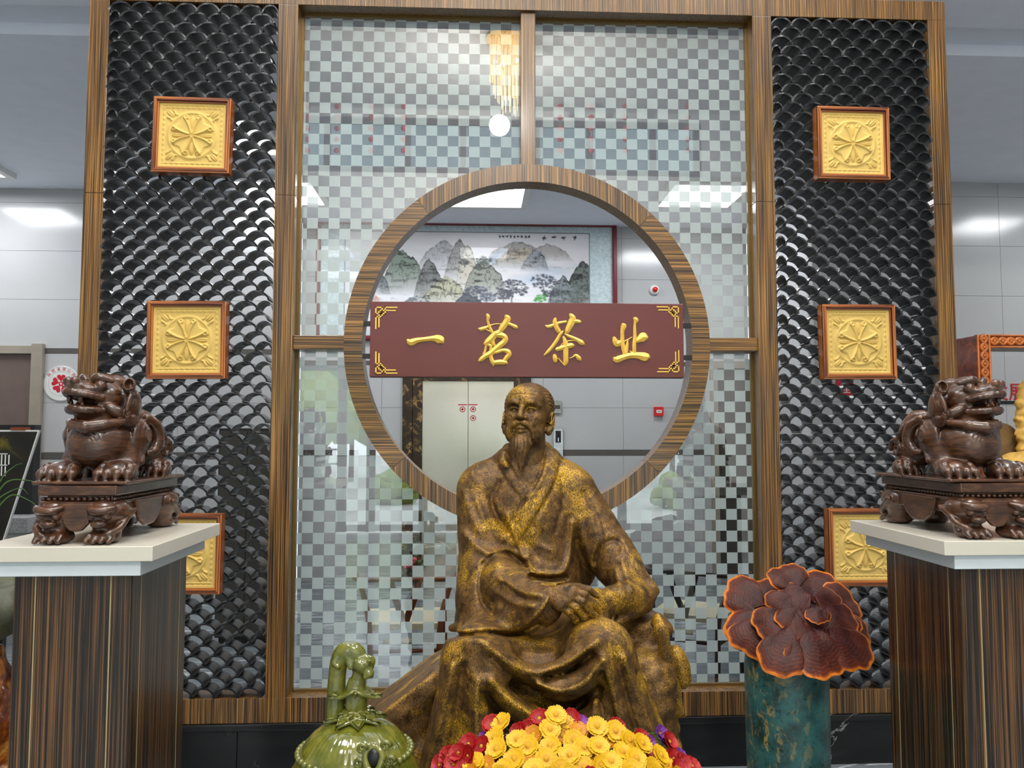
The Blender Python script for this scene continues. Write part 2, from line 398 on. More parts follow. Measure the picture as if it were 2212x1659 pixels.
# left lobby wall with the door
dl = at(68, 900, YL)[0]; dr = at(92, 900, YL)[0]; dt = at(80, 743, YL)[2]; dti = at(80, 765, YL)[2]
tile_wall('wall_left_back', -8.5, NX0, YL, YL+0.12, [(dl-1.02, dr, dt)]); strips(1, dr, NX0, YL)
strips(3, -8.5, dl-1.02, YL)
d1 = thing('door_1', 'mauve door leaf in a taupe frame in the tiled wall', 'door', (dl-0.5, YL-0.05, 0)); struct(d1)
B().box(dl, dr, YL-0.05, YL+0.01, 0, dt).build('jamb', 'door_frame_paint', d1, bevel=0.004)
B().box(dl-1.02, dl-0.91, YL-0.05, YL+0.01, 0, dt).build('jamb', 'door_frame_paint', d1, bevel=0.004)
B().box(dl-0.91, dl, YL-0.045, YL+0.01, dti, dt-0.02).build('head', 'door_frame_paint', d1, bevel=0.004)
B().box(dl-0.91, dl, YL-0.008, YL+0.004, 0, dti).build('leaf', 'door_leaf', d1)
# centre lobby wall with lift and painting, right wall
x1a, x1b = at(1536, 1000, YN)[0], at(1738, 1000, YN)[0]; d2t = at(1590, 781, YN)[2]
lx0, lxm, lx1 = at(912, 950, YN)[0], at(1011, 950, YN)[0], at(1110, 950, YN)[0]; sx0, sx1 = at(869, 950, YN)[0], at(1147, 950, YN)[0]
tile_wall('wall_back', NX0, NX1, YN, YN+0.2, [(sx0, sx1, 2.42), (x1a, x1b, d2t)])
strips(5, NX0, sx0, YN); strips(7, sx1, x1a, YN); strips(9, x1b, NX1, YN)
d2 = thing('door_2', 'dark door leaf behind the checkered glass', 'door', ((x1a+x1b)/2, YN-0.03, 0)); struct(d2)
B().box(x1a, x1a+0.08, YN-0.04, YN+0.01, 0, d2t).build('jamb', 'door_frame_paint', d2)
B().box(x1b-0.08, x1b, YN-0.04, YN+0.01, 0, d2t).build('jamb', 'door_frame_paint', d2)
B().box(x1a+0.08, x1b-0.08, YN-0.04, YN+0.01, d2t-0.08, d2t).build('head', 'door_frame_paint', d2)
leaf2 = B().box(x1a+0.08, x1b-0.08, YN-0.012, YN+0.004, 0, d2t-0.08).build('leaf', 'dark_door_leaf', d2)
h = B().tube([(x1a+0.2, YN-0.05, 0.95), (x1a+0.2, YN-0.05, 1.25)], 0.012); h.build('handle', 'chrome', leaf2)
tile_wall('wall_right_back', NX1, 8.5, YR, YR+0.12); strips(11, NX1, 8.5, YR)
struct(B().box(NX0-0.12, NX0-0.002, YL+0.12, YN, 0, CEIL_B).build('wall_niche_left', 'wall_tile'))
struct(B().box(NX1+0.002, NX1+0.12, YR+0.12, YN, 0, CEIL_B).build('wall_niche_right', 'wall_tile'))
# ceilings
struct(B().box(-8.6, 8.6, 0.80, 5.3, CEIL_B, CEIL_B+0.1).build('ceiling', 'ceiling_paint'))
struct(B().box(-8.6, 8.6, 0.45, 0.80, CEIL_B+0.072, CEIL_B+0.12).build('ceiling_slot', 'ceiling_paint'))
struct(B().box(-8.6, 8.6, 0.18, 0.52, CEIL_B+0.03, CEIL_B+0.12).build('ceiling_front_strip', 'ceiling_paint'))
struct(B().box(-8.6, 8.6, 0.18, 0.40, CEIL_B+0.12, CEIL_F).build('wall_bulkhead', 'ceiling_paint'))
struct(B().box(-9, 9, -9.2, 0.4, CEIL_F, CEIL_F+0.1).build('ceiling_hall', 'hall_paint'))
struct(B().box(-9.1, -8.5, -9.1, 5.3, 0, CEIL_F).build('wall_left', 'wall_tile'))
struct(B().box(8.5, 9.1, -9.1, 5.3, 0, CEIL_F).build('wall_right', 'wall_tile'))
# ceiling light fixtures
def fixture(name, x, y, z, hs, label, group):
    t = thing(name, label, 'ceiling light', (x, y, z), group)
    m = B()
    for a, b, c, d in ((-hs-.06, hs+.06, -hs-.06, -hs), (-hs-.06, hs+.06, hs, hs+.06), (-hs-.06, -hs, -hs, hs), (hs, hs+.06, -hs, hs)):
        m.box(x+a, x+b, y+c, y+d, z-0.05, z)
    m.build('frame', 'white_plastic', t); B().box(x-hs, x+hs, y-hs, y+hs, z-0.03, z-0.005).build('diffuser', 'panel_glow', t)
for x, y in ADDED_FRONT_PANELS: fixture('panel_light', x, y, CEIL_F, 0.58, 'large square light panel on the high front hall ceiling', 'front hall light panels')
PLAB = ['white square light panel on the lobby ceiling beyond the mauve door', 'white square light panel on the lobby ceiling before the mauve door', 'white square light panel on the ceiling beside the painting, nearer the badge', 'white square light panel on the ceiling above the painting, seen through the moon gate',
        'white square light panel on the ceiling seen through the checkered glass above the fire alarm', 'white square light panel on the ceiling before the red wall lettering', 'white square light panel glowing behind the lattice nearest the badge']
for (x, y), lb in zip(BACK_PANELS, PLAB): fixture('panel_light', x, y, CEIL_B, 0.36, lb, 'lobby light panels')
# entrance front behind the photographer
YF = -9.1
gx0, gx1 = -4.3, mir(1527, 1000, YF)[0]
fz0 = 2.75; cz0, cz1 = 6.0, 6.95
mf = B(); mf.box(-9, gx0, YF-0.2, YF, 0, CEIL_F); mf.box(gx1, 9, YF-0.2, YF, 0, CEIL_F); mf.box(gx0, gx1, YF-0.2, YF, fz0, cz0); mf.box(gx0, gx1, YF-0.2, YF, cz1, CEIL_F)
struct(mf.build('wall_front', 'hall_paint'))
tg = NT('clear_pane'); tr = tg.n('BsdfTransparent', Color=(0.98, 0.99, 0.985, 1)); gl = tg.n('BsdfGlossy', Roughness=0.0)
mx = tg.n('MixShader', i0=0.03); tg.l(tr.outputs[0], mx.inputs[1]); tg.l(gl.outputs[0], mx.inputs[2]); tg.l(mx.outputs[0], tg.out.inputs[0]); MT['clear_pane'] = tg.m
tg = NT('tinted_pane'); tr = tg.n('BsdfTransparent', Color=(0.42, 0.47, 0.47, 1)); gl = tg.n('BsdfGlossy', Roughness=0.0)
mx = tg.n('MixShader', i0=0.06); tg.l(tr.outputs[0], mx.inputs[1]); tg.l(gl.outputs[0], mx.inputs[2]); tg.l(mx.outputs[0], tg.out.inputs[0]); MT['tinted_pane'] = tg.m
def window(n, x0, x1, z0, z1, bars, fr=0.07, pane_mat='clear_pane'):
    t = thing('window_%d' % n, 'grey metal framed glazing of the entrance front', 'window', ((x0+x1)/2, YF, z0)); struct(t)
    xs = [x0]+bars+[x1]
    for x in xs: B().box(x-fr, x+fr, YF-0.14, YF-0.04, z0, z1).build('mullion', 'door_leaf', t)
    for z in (z0+0.06, z1-0.04): B().box(x0, x1, YF-0.13, YF-0.05, z-0.05, z+0.05).build('rail', 'door_leaf', t)
    for a, b in zip(xs[:-1], xs[1:]): B().box(a+fr, b-fr, YF-0.093, YF-0.087, z0+0.1, z1-0.08).build('pane', pane_mat, t)
mb = [mir(p, 1000, YF)[0] for p in (737, 800, 914)]
window(1, gx0+0.07, gx1-0.07, 0.02, fz0, mb+[mb[-1]+1.1, mb[-1]+2.2, mb[-1]+3.3])
window(2, gx0+0.07, gx1-0.07, cz0, cz1, [mir(p, 300, YF)[0] for p in (705, 880, 1000, 1160, 1275, 1412)], 0.05, 'tinted_pane')
# ================================================================== the timber screen with its moon gate
SO, SI, PO, PI_, MH = 2.175, 2.081, 1.254, 1.155, 0.0374
ZB, ZT, ZS, ZK = 3.754, 3.856, 0.356, 0.24
RC, RO, RI = 2.048, 0.907, 0.818
FD = 0.14
scr = thing('partition_screen', 'tall dark striped wood screen with a round moon gate and checkered glass', 'partition', (0, 0.06, 0))
def post(x0, x1):
    zc = 2.78
    B().box(x0, x1, 0, FD, ZS, zc-0.0008).build('post', 'veneer_vertical', scr, bevel=0.002)
    B().box(x0, x1, 0, FD, zc+0.0008, ZB).build('post', 'veneer_vertical', scr, bevel=0.002)
for a, b in ((-SO, -SI), (-PO, -PI_), (PI_, PO), (SI, SO)): post(a, b)
B().box(-SO, SO, 0, FD, ZB, ZT).build('top_beam', 'veneer_vertical', scr, bevel=0.002)
B().box(-SO, SO, 0, FD, ZK, ZS).build('bottom_beam', 'veneer_vertical', scr, bevel=0.002)
B().box(-MH, MH, 0.02, 0.12, RC+RO-0.004, ZB).build('mullion', 'veneer_vertical', scr, bevel=0.002)
for s in (-1, 1):
    a, b = sorted((s*PI_, s*(RO-0.003))); B().box(a, b, 0.012, 0.125, 2.018, 2.087).build('rail', 'veneer_horizontal', scr, bevel=0.002)
def ring_seg(a0, a1, mat, name):
    n = 24; m = B(); prof = [(RI, 0.0), (RO, 0.0), (RO, 0.12), (RI, 0.12)]; V = []
    for i in range(n+1):
        a = math.radians(a0+0.05+(a1-a0-0.1)*i/n)
        for r, y in prof: V.append((r*math.cos(a), y-0.004, RC+r*math.sin(a)))
    F = [(i*4+k, i*4+(k+1) % 4, (i+1)*4+(k+1) % 4, (i+1)*4+k) for i in range(n) for k in range(4)]+[(0, 1, 2, 3), (n*4+3, n*4+2, n*4+1, n*4)]
    m.add(V, F); m.build(name, mat, scr, auto=0.6)
ring_seg(47, 127.5, 'veneer_vertical', 'ring_segment'); ring_seg(127.5, 222.6, 'veneer_horizontal', 'ring_segment')
ring_seg(222.6, 315.3, 'veneer_vertical', 'ring_segment'); ring_seg(315.3, 407, 'veneer_horizontal', 'ring_segment')
# glass: clear pane with a frosted checker film on its front face
t = NT('checker_glass'); SQ = 0.0545; org = at(686.4, 493.7, 0.105)
v = t.coord('Object', (1/SQ, 0.0001, 1/SQ), (-org[0]/SQ, 0.5, -(org[2])/SQ))
ck = t.n('TexChecker', Vector=v, Scale=1.0)
clear = t.n('BsdfTransparent', Color=(0.97, 0.985, 0.98, 1))
tl = t.n('BsdfTranslucent', Color=(0.60, 0.69, 0.68, 1)); df = t.n('BsdfDiffuse', Color=(0.52, 0.61, 0.60, 1)); t2 = t.n('BsdfTransparent', Color=(0.9, 0.95, 0.95, 1))
fm = t.n('MixShader', i0=0.45); t.l(tl.outputs[0], fm.inputs[1]); t.l(df.outputs[0], fm.inputs[2])
fm2 = t.n('MixShader', i0=0.12); t.l(fm.outputs[0], fm2.inputs[1]); t.l(t2.outputs[0], fm2.inputs[2])
mm = t.n('MixShader', i0=ck.outputs['Fac']); t.l(clear.outputs[0], mm.inputs[1]); t.l(fm2.outputs[0], mm.inputs[2])
gs = t.n('BsdfGlossy', Roughness=0.0, Color=(1, 1, 1, 1)); fr = t.n('Fresnel', IOR=2.2)
m3 = t.n('MixShader', i0=fr.outputs[0]); t.l(mm.outputs[0], m3.inputs[1]); t.l(gs.outputs[0], m3.inputs[2]); t.l(m3.outputs[0], t.out.inputs[0])
MT['checker_glass'] = t.m
def arc(a0, a1, r, n=24): return [(r*math.cos(math.radians(a0+(a1-a0)*i/n)), RC+r*math.sin(math.radians(a0+(a1-a0)*i/n))) for i in range(n+1)]
gr = RO-0.03; zu, zl = 2.087-0.01, 2.018+0.01
au = math.degrees(math.asin((zu-RC)/gr)); al = math.degrees(math.asin((zl-RC)/gr))
def pane(poly):
    o = B().prism(poly, 0.105, 0.112, 'y', 1, 0).build('glass_pane', ['checker_glass', 'clear_pane'], scr, loc=(0, 0, 0)); o.location = -scr.location; return o
xm = 0.02; am = math.degrees(math.acos(xm/gr))
pane([(PI_-0.004, zu), (PI_-0.004, ZB-0.004), (xm, ZB-0.004)]+arc(am, au, gr))
pane([(-xm, ZB-0.004), (-PI_+0.004, ZB-0.004), (-PI_+0.004, zu)]+arc(180-au, 180-am, gr))
pane([(0.003, ZS+0.002), (PI_-0.004, ZS+0.002), (PI_-0.004, zl)]+arc(al, -89.8, gr))
pane([(-0.003, ZS+0.002)]+arc(-90.2, -180-al, gr)+[(-PI_+0.004, zl), (-PI_+0.004, ZS+0.002)])
# bronze glazing beads
for s in (-1, 1):
    x = s*PI_; a, b = sorted((x, x-s*0.012))
    B().box(a, b, 0.085, 0.104, ZS, ZB).build('glazing_bead', 'bronze_trim', scr)
    a, b = sorted((s*0.002, s*(PI_-0.014)))
    B().box(a, b, 0.085, 0.104, ZS, ZS+0.012).build('glazing_bead', 'bronze_trim', scr)
    B().box(*sorted((s*(MH+.001), s*(PI_-0.014))), 0.085, 0.104, ZB-0.012, ZB).build('glazing_bead', 'bronze_trim', scr)
# black marble base
base = thing('marble_base', 'black marble plinth with white veins under the wood screen', 'plinth', (0, 0.07, 0))
B().box(-2.3, 2.3, -0.012, 0.2, 0.205, ZK-0.001).build('cap', 'black_marble', base, bevel=0.006)
for i in range(5): B().box(-2.3+i*0.92+0.001, -2.3+(i+1)*0.92-0.001, 0.0, 0.19, 0, 0.204).build('slab', 'black_marble', base, bevel=0.002)

# ------------------------------------------------------------------ roof tile lattices
def arch_mesh(seed):
    rnd = random.Random(seed); hw, rise, th, dep, n = 0.0535, 0.0405, 0.0085, 0.100, 12; V = []
    R = (hw*hw+rise*rise)/(2*rise); a0 = math.asin(hw/R)
    for y0, yy in ((0, -0.002), (1, dep)):
        for r in (R, R+th):
            for i in range(n+1):
                a = -a0+2*a0*i/n; j = rnd.uniform(-0.0028, 0.0028) if y0 == 0 else 0
                rr = r*(1 if y0 == 0 else 0.985)+rnd.uniform(-0.0006, 0.0006)
                V.append((rr*math.sin(a), yy+j, rr*math.cos(a)-(R-rise)))
    k = n+1; F = []
    for i in range(n):
        F += [(i, i+1, k+i+1, k+i), (2*k+i, 3*k+i, 3*k+i+1, 2*k+i+1), (k+i, k+i+1, 3*k+i+1, 3*k+i), (i, 2*k+i, 2*k+i+1, i+1)]
    F += [(0, k, 3*k, 2*k), (n, 2*k+n, 3*k+n, k+n)]
    m = B(); m.add(V, F); me = m.mesh('roof_tile', smooth=True); me.set_sharp_from_angle(angle=0.7); me.materials.append(MT['black_tile_glaze']); return me
ARCH = [arch_mesh(i) for i in range(6)]
BOARDS = {-1: [(417, 295), (406, 735), (394, 1195)], 1: [(1839, 312), (1851.5, 739), (1866, 1181)]}
BY = -0.035
def lattice(s):
    x0, x1 = sorted((s*PO, s*SI)); w = x1-x0
    t = thing('tile_lattice', 'lattice of stacked black roof tiles, %s' % ('in the bay nearest the round badge' if s < 0 else 'in the bay beside the mushroom vase'), 'lattice', ((x0+x1)/2, 0.0, ZS))
    tiles = []; pitch, rp = 0.1072, 0.0500; row = 0; z = ZS+0.002
    while z+0.05 < ZB+0.03:
        off = 0 if row % 2 == 0 else pitch/2; x = x0+0.052-pitch/2+off
        while x < x1+0.01:
            if x-0.02 > x0-0.03 and x+0.02 < x1+0.03: tiles.append((x, z))
            x += pitch
        z += rp; row += 1
    def score(p):
        u, v = topx(p[0], 0, p[1]+0.02); d = abs(v-700)
        for bx, by in BOARDS[s]:
            if abs(u-bx) < 70 and abs(v-by) < 72: d += 5000
        if v > 1140 and ((s < 0 and u < 380) or (s > 0 and u > 1890)): d += 5000
        if s > 0 and v > 1250 and u < 1890: d += 2500
        if (s < 0 and 130 < u < 330 and v > 860) or (s > 0 and u > 1960 and v > 860): d += 5000
        return d
    tiles.sort(key=score); rnd = random.Random(5+s); rest = B()
    for i, (x, z) in enumerate(tiles):
        me = ARCH[rnd.randrange(6)]; clip = 1.0
        sx = 1.0; cx = x
        if x-0.055 < x0: cx = (x0+x+0.055)/2; sx = (x+0.055-x0)/0.11
        if x+0.055 > x1: cx = (x1+x-0.055)/2; sx = (x1-x+0.055)/0.11
        if sx < 0.12: continue
        M = Matrix.Translation((cx, 0.005+rnd.uniform(-0.004, 0.004), min(z, ZB-0.05)+rnd.uniform(-0.0008, 0.0008))) @ Matrix.Rotation(rnd.uniform(-0.03, 0.03), 4, 'Z') @ Matrix.Diagonal((sx, 1, 1, 1))
        if i < 300:
            o = link('roof_tile', me, t); o.matrix_local = Matrix.Translation(-t.location) @ M
        else:
            rest.add([M @ vv.co for vv in me.vertices], [tuple(p.vertices) for p in me.polygons])
    o = rest.build('roof_tiles_rest', 'black_tile_glaze', t, auto=0.7); o['kind'] = 'stuff'
lattice(-1); lattice(1)

# ------------------------------------------------------------------ carved boards
def carve_height(n=151):
    g = np.linspace(-1, 1, n); X, Z = np.meshgrid(g, g, indexing='ij'); H = np.zeros_like(X)
    r = np.hypot(X, Z); a = np.arctan2(Z, X); m = np.maximum(np.abs(X), np.abs(Z))
    G = lambda d, w: np.exp(-(d/w)**2)
    H += 0.35*(m > 0.93)+0.25*G(m-0.86, 0.025)-0.25*G(m-0.80, 0.02)
    H += np.where((m > 0.83) & (m < 0.9), 0.12*np.sin(np.where(np.abs(X) > np.abs(Z), Z, X)*40), 0)
    H += 0.55*G(r-0.70, 0.055)+0.1*(r < 0.64)
    for q in range(4):          # diagonal lobes, and a three-part bud with two curls on each axis
        c2 = q*PI/2+PI/4; db = (a-c2+PI) % (2*PI)-PI; u2 = r*np.cos(db); w2 = r*np.sin(db)
        edge = 0.60-0.05*np.cos(db*9)
        H += np.where((np.abs(db) < PI/4) & (r < 0.66), 0.55*np.clip((edge-r)/0.04, 0, 1)*np.clip((0.62-np.abs(db))/0.10, 0, 1)*(0.55+0.45*np.clip(r/0.5, 0, 1)), 0)
        cl = (r > 0.76) & (m < 0.78); u3 = u2-0.92
        leaf = np.clip(1-((u3-0.02)/0.15)**2-(w2/0.07)**2, 0, 1)**0.5
        H += np.where(cl, 0.8*leaf+0.65*G(np.abs(w2)-(0.10+0.35*np.abs(u3+0.1)), 0.035)*(np.abs(u3) < 0.2)-0.5*G(w2, 0.012)*(leaf > 0), 0)
    for q in range(4):
        c = q*PI/2; da = (a-c+PI) % (2*PI)-PI; u = r*np.cos(da); w_ = np.abs(r*np.sin(da)); ins = (np.abs(da) < 0.62) & (r < 0.655)
        bud = np.clip(1-((u-0.40)/0.22)**2-(w_/0.075)**2, 0, 1)**0.5
        t0 = np.clip((u-0.06)/0.52, 0, 1); arc_ = 0.03+0.23*t0**1.6
        curl = G(w_-arc_, 0.038)*(u > 0.06)*(u < 0.60); curl2 = G(np.hypot(u-0.55, w_-0.19)-0.055, 0.026)
        H += np.where(ins, 0.85*np.maximum(bud, np.maximum(curl, curl2))-0.22*G(w_-arc_*0.5, 0.02)*(u > 0.2)-0.35*G(w_, 0.010)*(u > 0.3)*(bud > 0), 0)
    H += 0.5*np.clip(1-(r/0.085)**2, 0, 1)**0.5
    return X, Z, H
CX, CZ, CH = carve_height()
BS = 0.372; INN = BS/2-0.026
n_ = CX.shape[0]; ii = np.arange(n_*n_).reshape(n_, n_)
FQ = np.stack([ii[:-1, :-1], ii[1:, :-1], ii[1:, 1:], ii[:-1, 1:]], -1).reshape(-1, 4)
CV = np.stack([CX*INN, -0.010-CH*0.0105, CZ*INN], -1).reshape(-1, 3)
carve_me = np_mesh('carved_slab', CV, FQ); carve_me.materials.append(MT['carved_stone'])
def frame_bar(k):
    m = B(); o, i = BS/2, INN
    for lo, hi, y in ((0.0, 0.33, -0.026), (0.36, 0.66, -0.030), (0.69, 1.0, -0.022)):
        a, b = o-(o-i)*lo, o-(o-i)*hi
        m.prism([(-a, a), (a, a), (b, b), (-b, b)], y, 0.03, 'y')
    R = Matrix.Rotation(k*PI/2, 4, 'Y'); m.v = [tuple(R @ Vector(p)) for p in m.v]
    me = m.mesh('frame_bar'); me.materials.append(MT['board_frame_wood' if k % 2 else 'board_frame_wood_across']); return me
FB = [frame_bar(k) for k in range(4)]
slabm = B().box(-INN, INN, -0.010, 0.024, -INN, INN).mesh('backing'); slabm.materials.append(MT['carved_stone'])
LB = {-1: ['topmost on the tile lattice with the badge wall behind', 'middle one on the lattice behind the open-mouthed beast facing the badge', 'lowest one, behind the pedestal of the beast facing the badge'],
      1: ['topmost on the tile lattice above the mushroom vase', 'middle one on the lattice above the mushroom vase', 'lowest one, just behind the mushroom cluster and pedestal']}
for s in (-1, 1):
    for j, (u, v) in enumerate(BOARDS[s]):
        p = at(u, v, BY)
        t = thing('carved_board', 'yellow carved flower panel, '+LB[s][j], 'carved panel', p, 'yellow carved flower panels')
        for me in FB: link('frame_bar', me, t)
        c = link('carved_slab', carve_me, t); link('backing', slabm, t)
        t.rotation_euler[1] = (0.012, -0.006, 0.008)[j]*(1 if s < 0 else 0.6)
# ================================================================== bronze statue of a seated scholar
t = NT('patina_bronze')
v = t.coord('Object'); big = t.noise(v, 6.0, 4, 0.65, 0.4); med = t.noise(v, 26.0, 4, 0.65); fin = t.noise(t.coord('Object', (1.0, 1.0, 0.6)), 300.0, 3, 0.65, 0.6)
geo = t.n('NewGeometry'); pt = geo.outputs['Pointiness']
brown = t.ramp(med, [(0.30, srgb(62, 44, 26)), (0.50, srgb(108, 80, 42)), (0.72, srgb(146, 110, 52))])
goldc = t.ramp(fin, [(0.30, srgb(146, 104, 24)), (0.6, srgb(232, 180, 36))])
bm_ = t.ramp(big, [(0.515, (0, 0, 0, 1)), (0.64, (1, 1, 1, 1))]); fm_ = t.ramp(fin, [(0.42, (0.12, 0.12, 0.12, 1)), (0.62, (1, 1, 1, 1))])
pm_ = t.ramp(pt, [(0.515, (0, 0, 0, 1)), (0.58, (0.8, 0.8, 0.8, 1))])
gm = t.n('Math', _operation='MULTIPLY', i0=bm_, i1=fm_); g2 = t.n('Math', _operation='MULTIPLY', i0=pm_, i1=fm_)
gsum = t.n('Math', _operation='ADD', i0=gm.outputs[0], i1=g2.outputs[0]); gcl = t.n('Math', _operation='MINIMUM', i0=gsum.outputs[0], i1=0.9)
hat = t.ramp(fin, [(0.36, (0.30, 0.28, 0.27, 1)), (0.57, (1.12, 1.06, 0.98, 1))])
c1 = t.mix(1.0, brown, hat, 'MULTIPLY')
t.set(Base__Color=t.mix(gcl.outputs[0], c1, goldc), Roughness=0.5, Metallic=0.35)
t.bump(fin, 0.4, 0.0025); MT['patina_bronze'] = t.m

J = lambda x, y, Y: at(x, y, Y)
def JP(pts): return [at(*p) for p in pts]
def smooth_folds(x, y, z): return 0.0012*np.sin(31*x+9*z+2*np.sin(13*y))*np.sin(17*z+11*y)
body = Clay((-0.52, -1.72, 0.30), (0.62, -0.60, 1.72), 0.0062)
c = body
# torso, shoulders
c.ell(J(1140, 1115, -0.92), (0.20, 0.135, 0.25), 0.03).ell(J(1155, 1240, -0.93), (0.18, 0.15, 0.18), 0.04)
c.cap(J(1052, 1042, -0.92), J(1222, 1042, -0.92), 0.072, 0.068, 0.05)
c.cap(J(1150, 985, -0.91), J(1042, 1040, -0.92), 0.055, 0.06, 0.04); c.cap(J(1150, 985, -0.91), J(1235, 1045, -0.92), 0.055, 0.058, 0.04)
c.chain(JP([(1180, 968, -0.87), (1191, 990, -0.94), (1186, 1012, -0.99)]), [0.018, 0.014, 0.007], 0.02, n=3)
c.chain(JP([(1098, 970, -0.89), (1091, 987, -0.96), (1094, 1004, -1.0)]), [0.017, 0.013, 0.007], 0.02, n=3)
c.chain(JP([(1098, 970, -0.89), (1138, 958, -0.83), (1180, 968, -0.87)]), 0.02, 0.02, n=3)
# his right arm (towards the badge wall) with its wide sleeve
c.cap(J(1034, 1062, -0.93), J(1048, 1225, -1.02), 0.082, 0.094, 0.04)
c.cap(J(1050, 1235, -1.05), J(1172, 1306, -1.33), 0.088, 0.066, 0.03)
c.ell(J(1037, 1295, -1.06), (0.088, 0.13, 0.115), 0.04)
c.chain(JP([(1010, 1345, -1.03), (1060, 1345, -1.16), (1120, 1335, -1.28), (1170, 1315, -1.36)]), [0.045, 0.05, 0.045, 0.035], 0.04)
# his left arm
c.cap(J(1247, 1062, -0.93), J(1335, 1225, -1.0), 0.072, 0.088, 0.04)
c.cap(J(1325, 1195, -1.0), J(1382, 1272, -1.09), 0.07, 0.05, 0.03)
c.chain(JP([(1408, 1277, -1.10), (1385, 1300, -1.14), (1345, 1330, -1.16)]), [0.02, 0.036, 0.03], 0.03)
c.cap(J(1350, 1255, -1.10), J(1370, 1310, -1.17), 0.05, 0.03, 0.03)
c.chain(JP([(1416, 1277, -1.12), (1382, 1312, -1.18), (1338, 1342, -1.21)]), [0.014, 0.018, 0.014], 0.012)
c.ell(J(1372, 1288, -1.14), (0.06, 0.05, 0.045), 0.02)
c.cap(J(1362, 1289, -1.17), J(1255, 1308, -1.33), 0.052, 0.042, 0.02)
# gap between the chest and his left arm
c.chain(JP([(1236, 1072, -1.10), (1240, 1130, -1.12), (1238, 1200, -1.13), (1228, 1262, -1.15)]), [0.010, 0.022, 0.035, 0.04], 0.02, cut=True)
c.ell(J(1262, 1245, -1.14), (0.05, 0.06, 0.045), 0.03, cut=True)
# lap, thighs, shins and the cloth between
c.ell(J(1150, 1365, -0.98), (0.25, 0.2, 0.12), 0.05)
c.cap(J(1072, 1365, -1.0), J(1032, 1428, -1.42), 0.105, 0.102, 0.05); c.cap(J(1225, 1360, -1.0), J(1296, 1412, -1.42), 0.105, 0.098, 0.05)
c.ell(J(1165, 1440, -1.28), (0.22, 0.14, 0.09), 0.06)
c.cap(J(1030, 1428, -1.42), J(985, 1720, -1.36), 0.10, 0.135, 0.05); c.cap(J(1296, 1415, -1.42), J(1405, 1740, -1.34), 0.096, 0.135, 0.05)
c.ell(J(1185, 1620, -1.30), (0.27, 0.10, 0.30), 0.06)
c.cap(J(1375, 1600, -1.25), J(1470, 1760, -1.2), 0.07, 0.1, 0.06)
# skirt folds: hammocks slung between the knees
c.chain(JP([(1020, 1385, -1.50), (1085, 1440, -1.49), (1150, 1468, -1.475), (1215, 1452, -1.485), (1295, 1392, -1.50)]), [0.02, 0.024, 0.026, 0.024, 0.02], 0.035, n=4)
c.chain(JP([(1165, 1478, -1.47), (1205, 1492, -1.48), (1260, 1478, -1.50), (1305, 1425, -1.51)]), [0.012, 0.024, 0.024, 0.016], 0.03, n=4)
c.chain(JP([(1062, 1478, -1.49), (1100, 1515, -1.49), (1150, 1545, -1.48), (1210, 1565, -1.46), (1290, 1545, -1.47)]), [0.016, 0.03, 0.032, 0.028, 0.018], 0.035, n=4)
c.chain(JP([(1020, 1500, -1.51), (1035, 1560, -1.50), (1080, 1640, -1.49)]), [0.02, 0.024, 0.026], 0.04)
c.chain(JP([(1190, 1462, -1.53), (1235, 1448, -1.54), (1272, 1425, -1.545)]), [0.010, 0.018, 0.010], 0.016, cut=True, n=4)
c.chain(JP([(1110, 1475, -1.53), (1150, 1500, -1.525), (1195, 1520, -1.52), (1240, 1520, -1.53)]), [0.008, 0.02, 0.022, 0.010], 0.03, cut=True, n=4)
for pts, r in (([(1320, 1440, -1.50), (1345, 1540, -1.49), (1380, 1660, -1.47)], 0.02), ([(1285, 1470, -1.50), (1300, 1560, -1.50), (1320, 1680, -1.48)], 0.022),
               ([(985, 1450, -1.46), (962, 1560, -1.46), (935, 1670, -1.44)], 0.02), ([(1045, 1470, -1.51), (1030, 1600, -1.51), (1015, 1690, -1.49)], 0.018),
               ([(1350, 1430, -1.44), (1392, 1540, -1.40), (1440, 1650, -1.34)], 0.02), ([(1230, 1580, -1.47), (1240, 1680, -1.45)], 0.02)):
    c.chain(JP(pts), r, 0.035)
for pts in ([(1302, 1450, -1.53), (1322, 1550, -1.53), (1350, 1670, -1.51)], [(1000, 1470, -1.53), (990, 1580, -1.53), (970, 1680, -1.51)]): c.chain(JP(pts), 0.010, 0.02, cut=True)
# hanging hem of the jacket over the lap and of the sleeve
c.chain(JP([(978, 1358, -1.06), (1010, 1358, -1.16), (1075, 1352, -1.27), (1125, 1352, -1.33), (1160, 1335, -1.38)]), [0.016, 0.020, 0.020, 0.018, 0.014], 0.010)
# cloth relief drawn on the surface
P2 = topx
def line(P, amp, w, ylo=-1.72, yhi=-0.8): c.relief(spline(P, 5), amp, w, ylo, yhi, P2)
c.relief(spline([(1194, 985), (1184, 1030), (1158, 1078), (1130, 1124), (1108, 1162)], 5), 0.0065, 18, -1.72, -0.8, P2, 10)
c.relief(spline([(1082, 985), (1106, 1028), (1133, 1062)], 5), 0.0060, 17, -1.72, -0.8, P2, 10)
line([(1176, 985), (1166, 1026), (1141, 1070), (1112, 1114), (1094, 1150)], -0.007, 3); line([(1210, 1000), (1200, 1040), (1175, 1088), (1147, 1134), (1122, 1168)], -0.005, 3); line([(1193, 1005), (1172, 1052), (1142, 1098), (1118, 1135)], -0.003, 2.5)
line([(1072, 1000), (1094, 1038), (1122, 1072)], -0.006, 4); line([(1094, 985), (1118, 1022), (1143, 1052)], -0.008, 4)
line([(1212, 1030), (1216, 1080), (1208, 1120), (1200, 1150)], -0.006, 4)
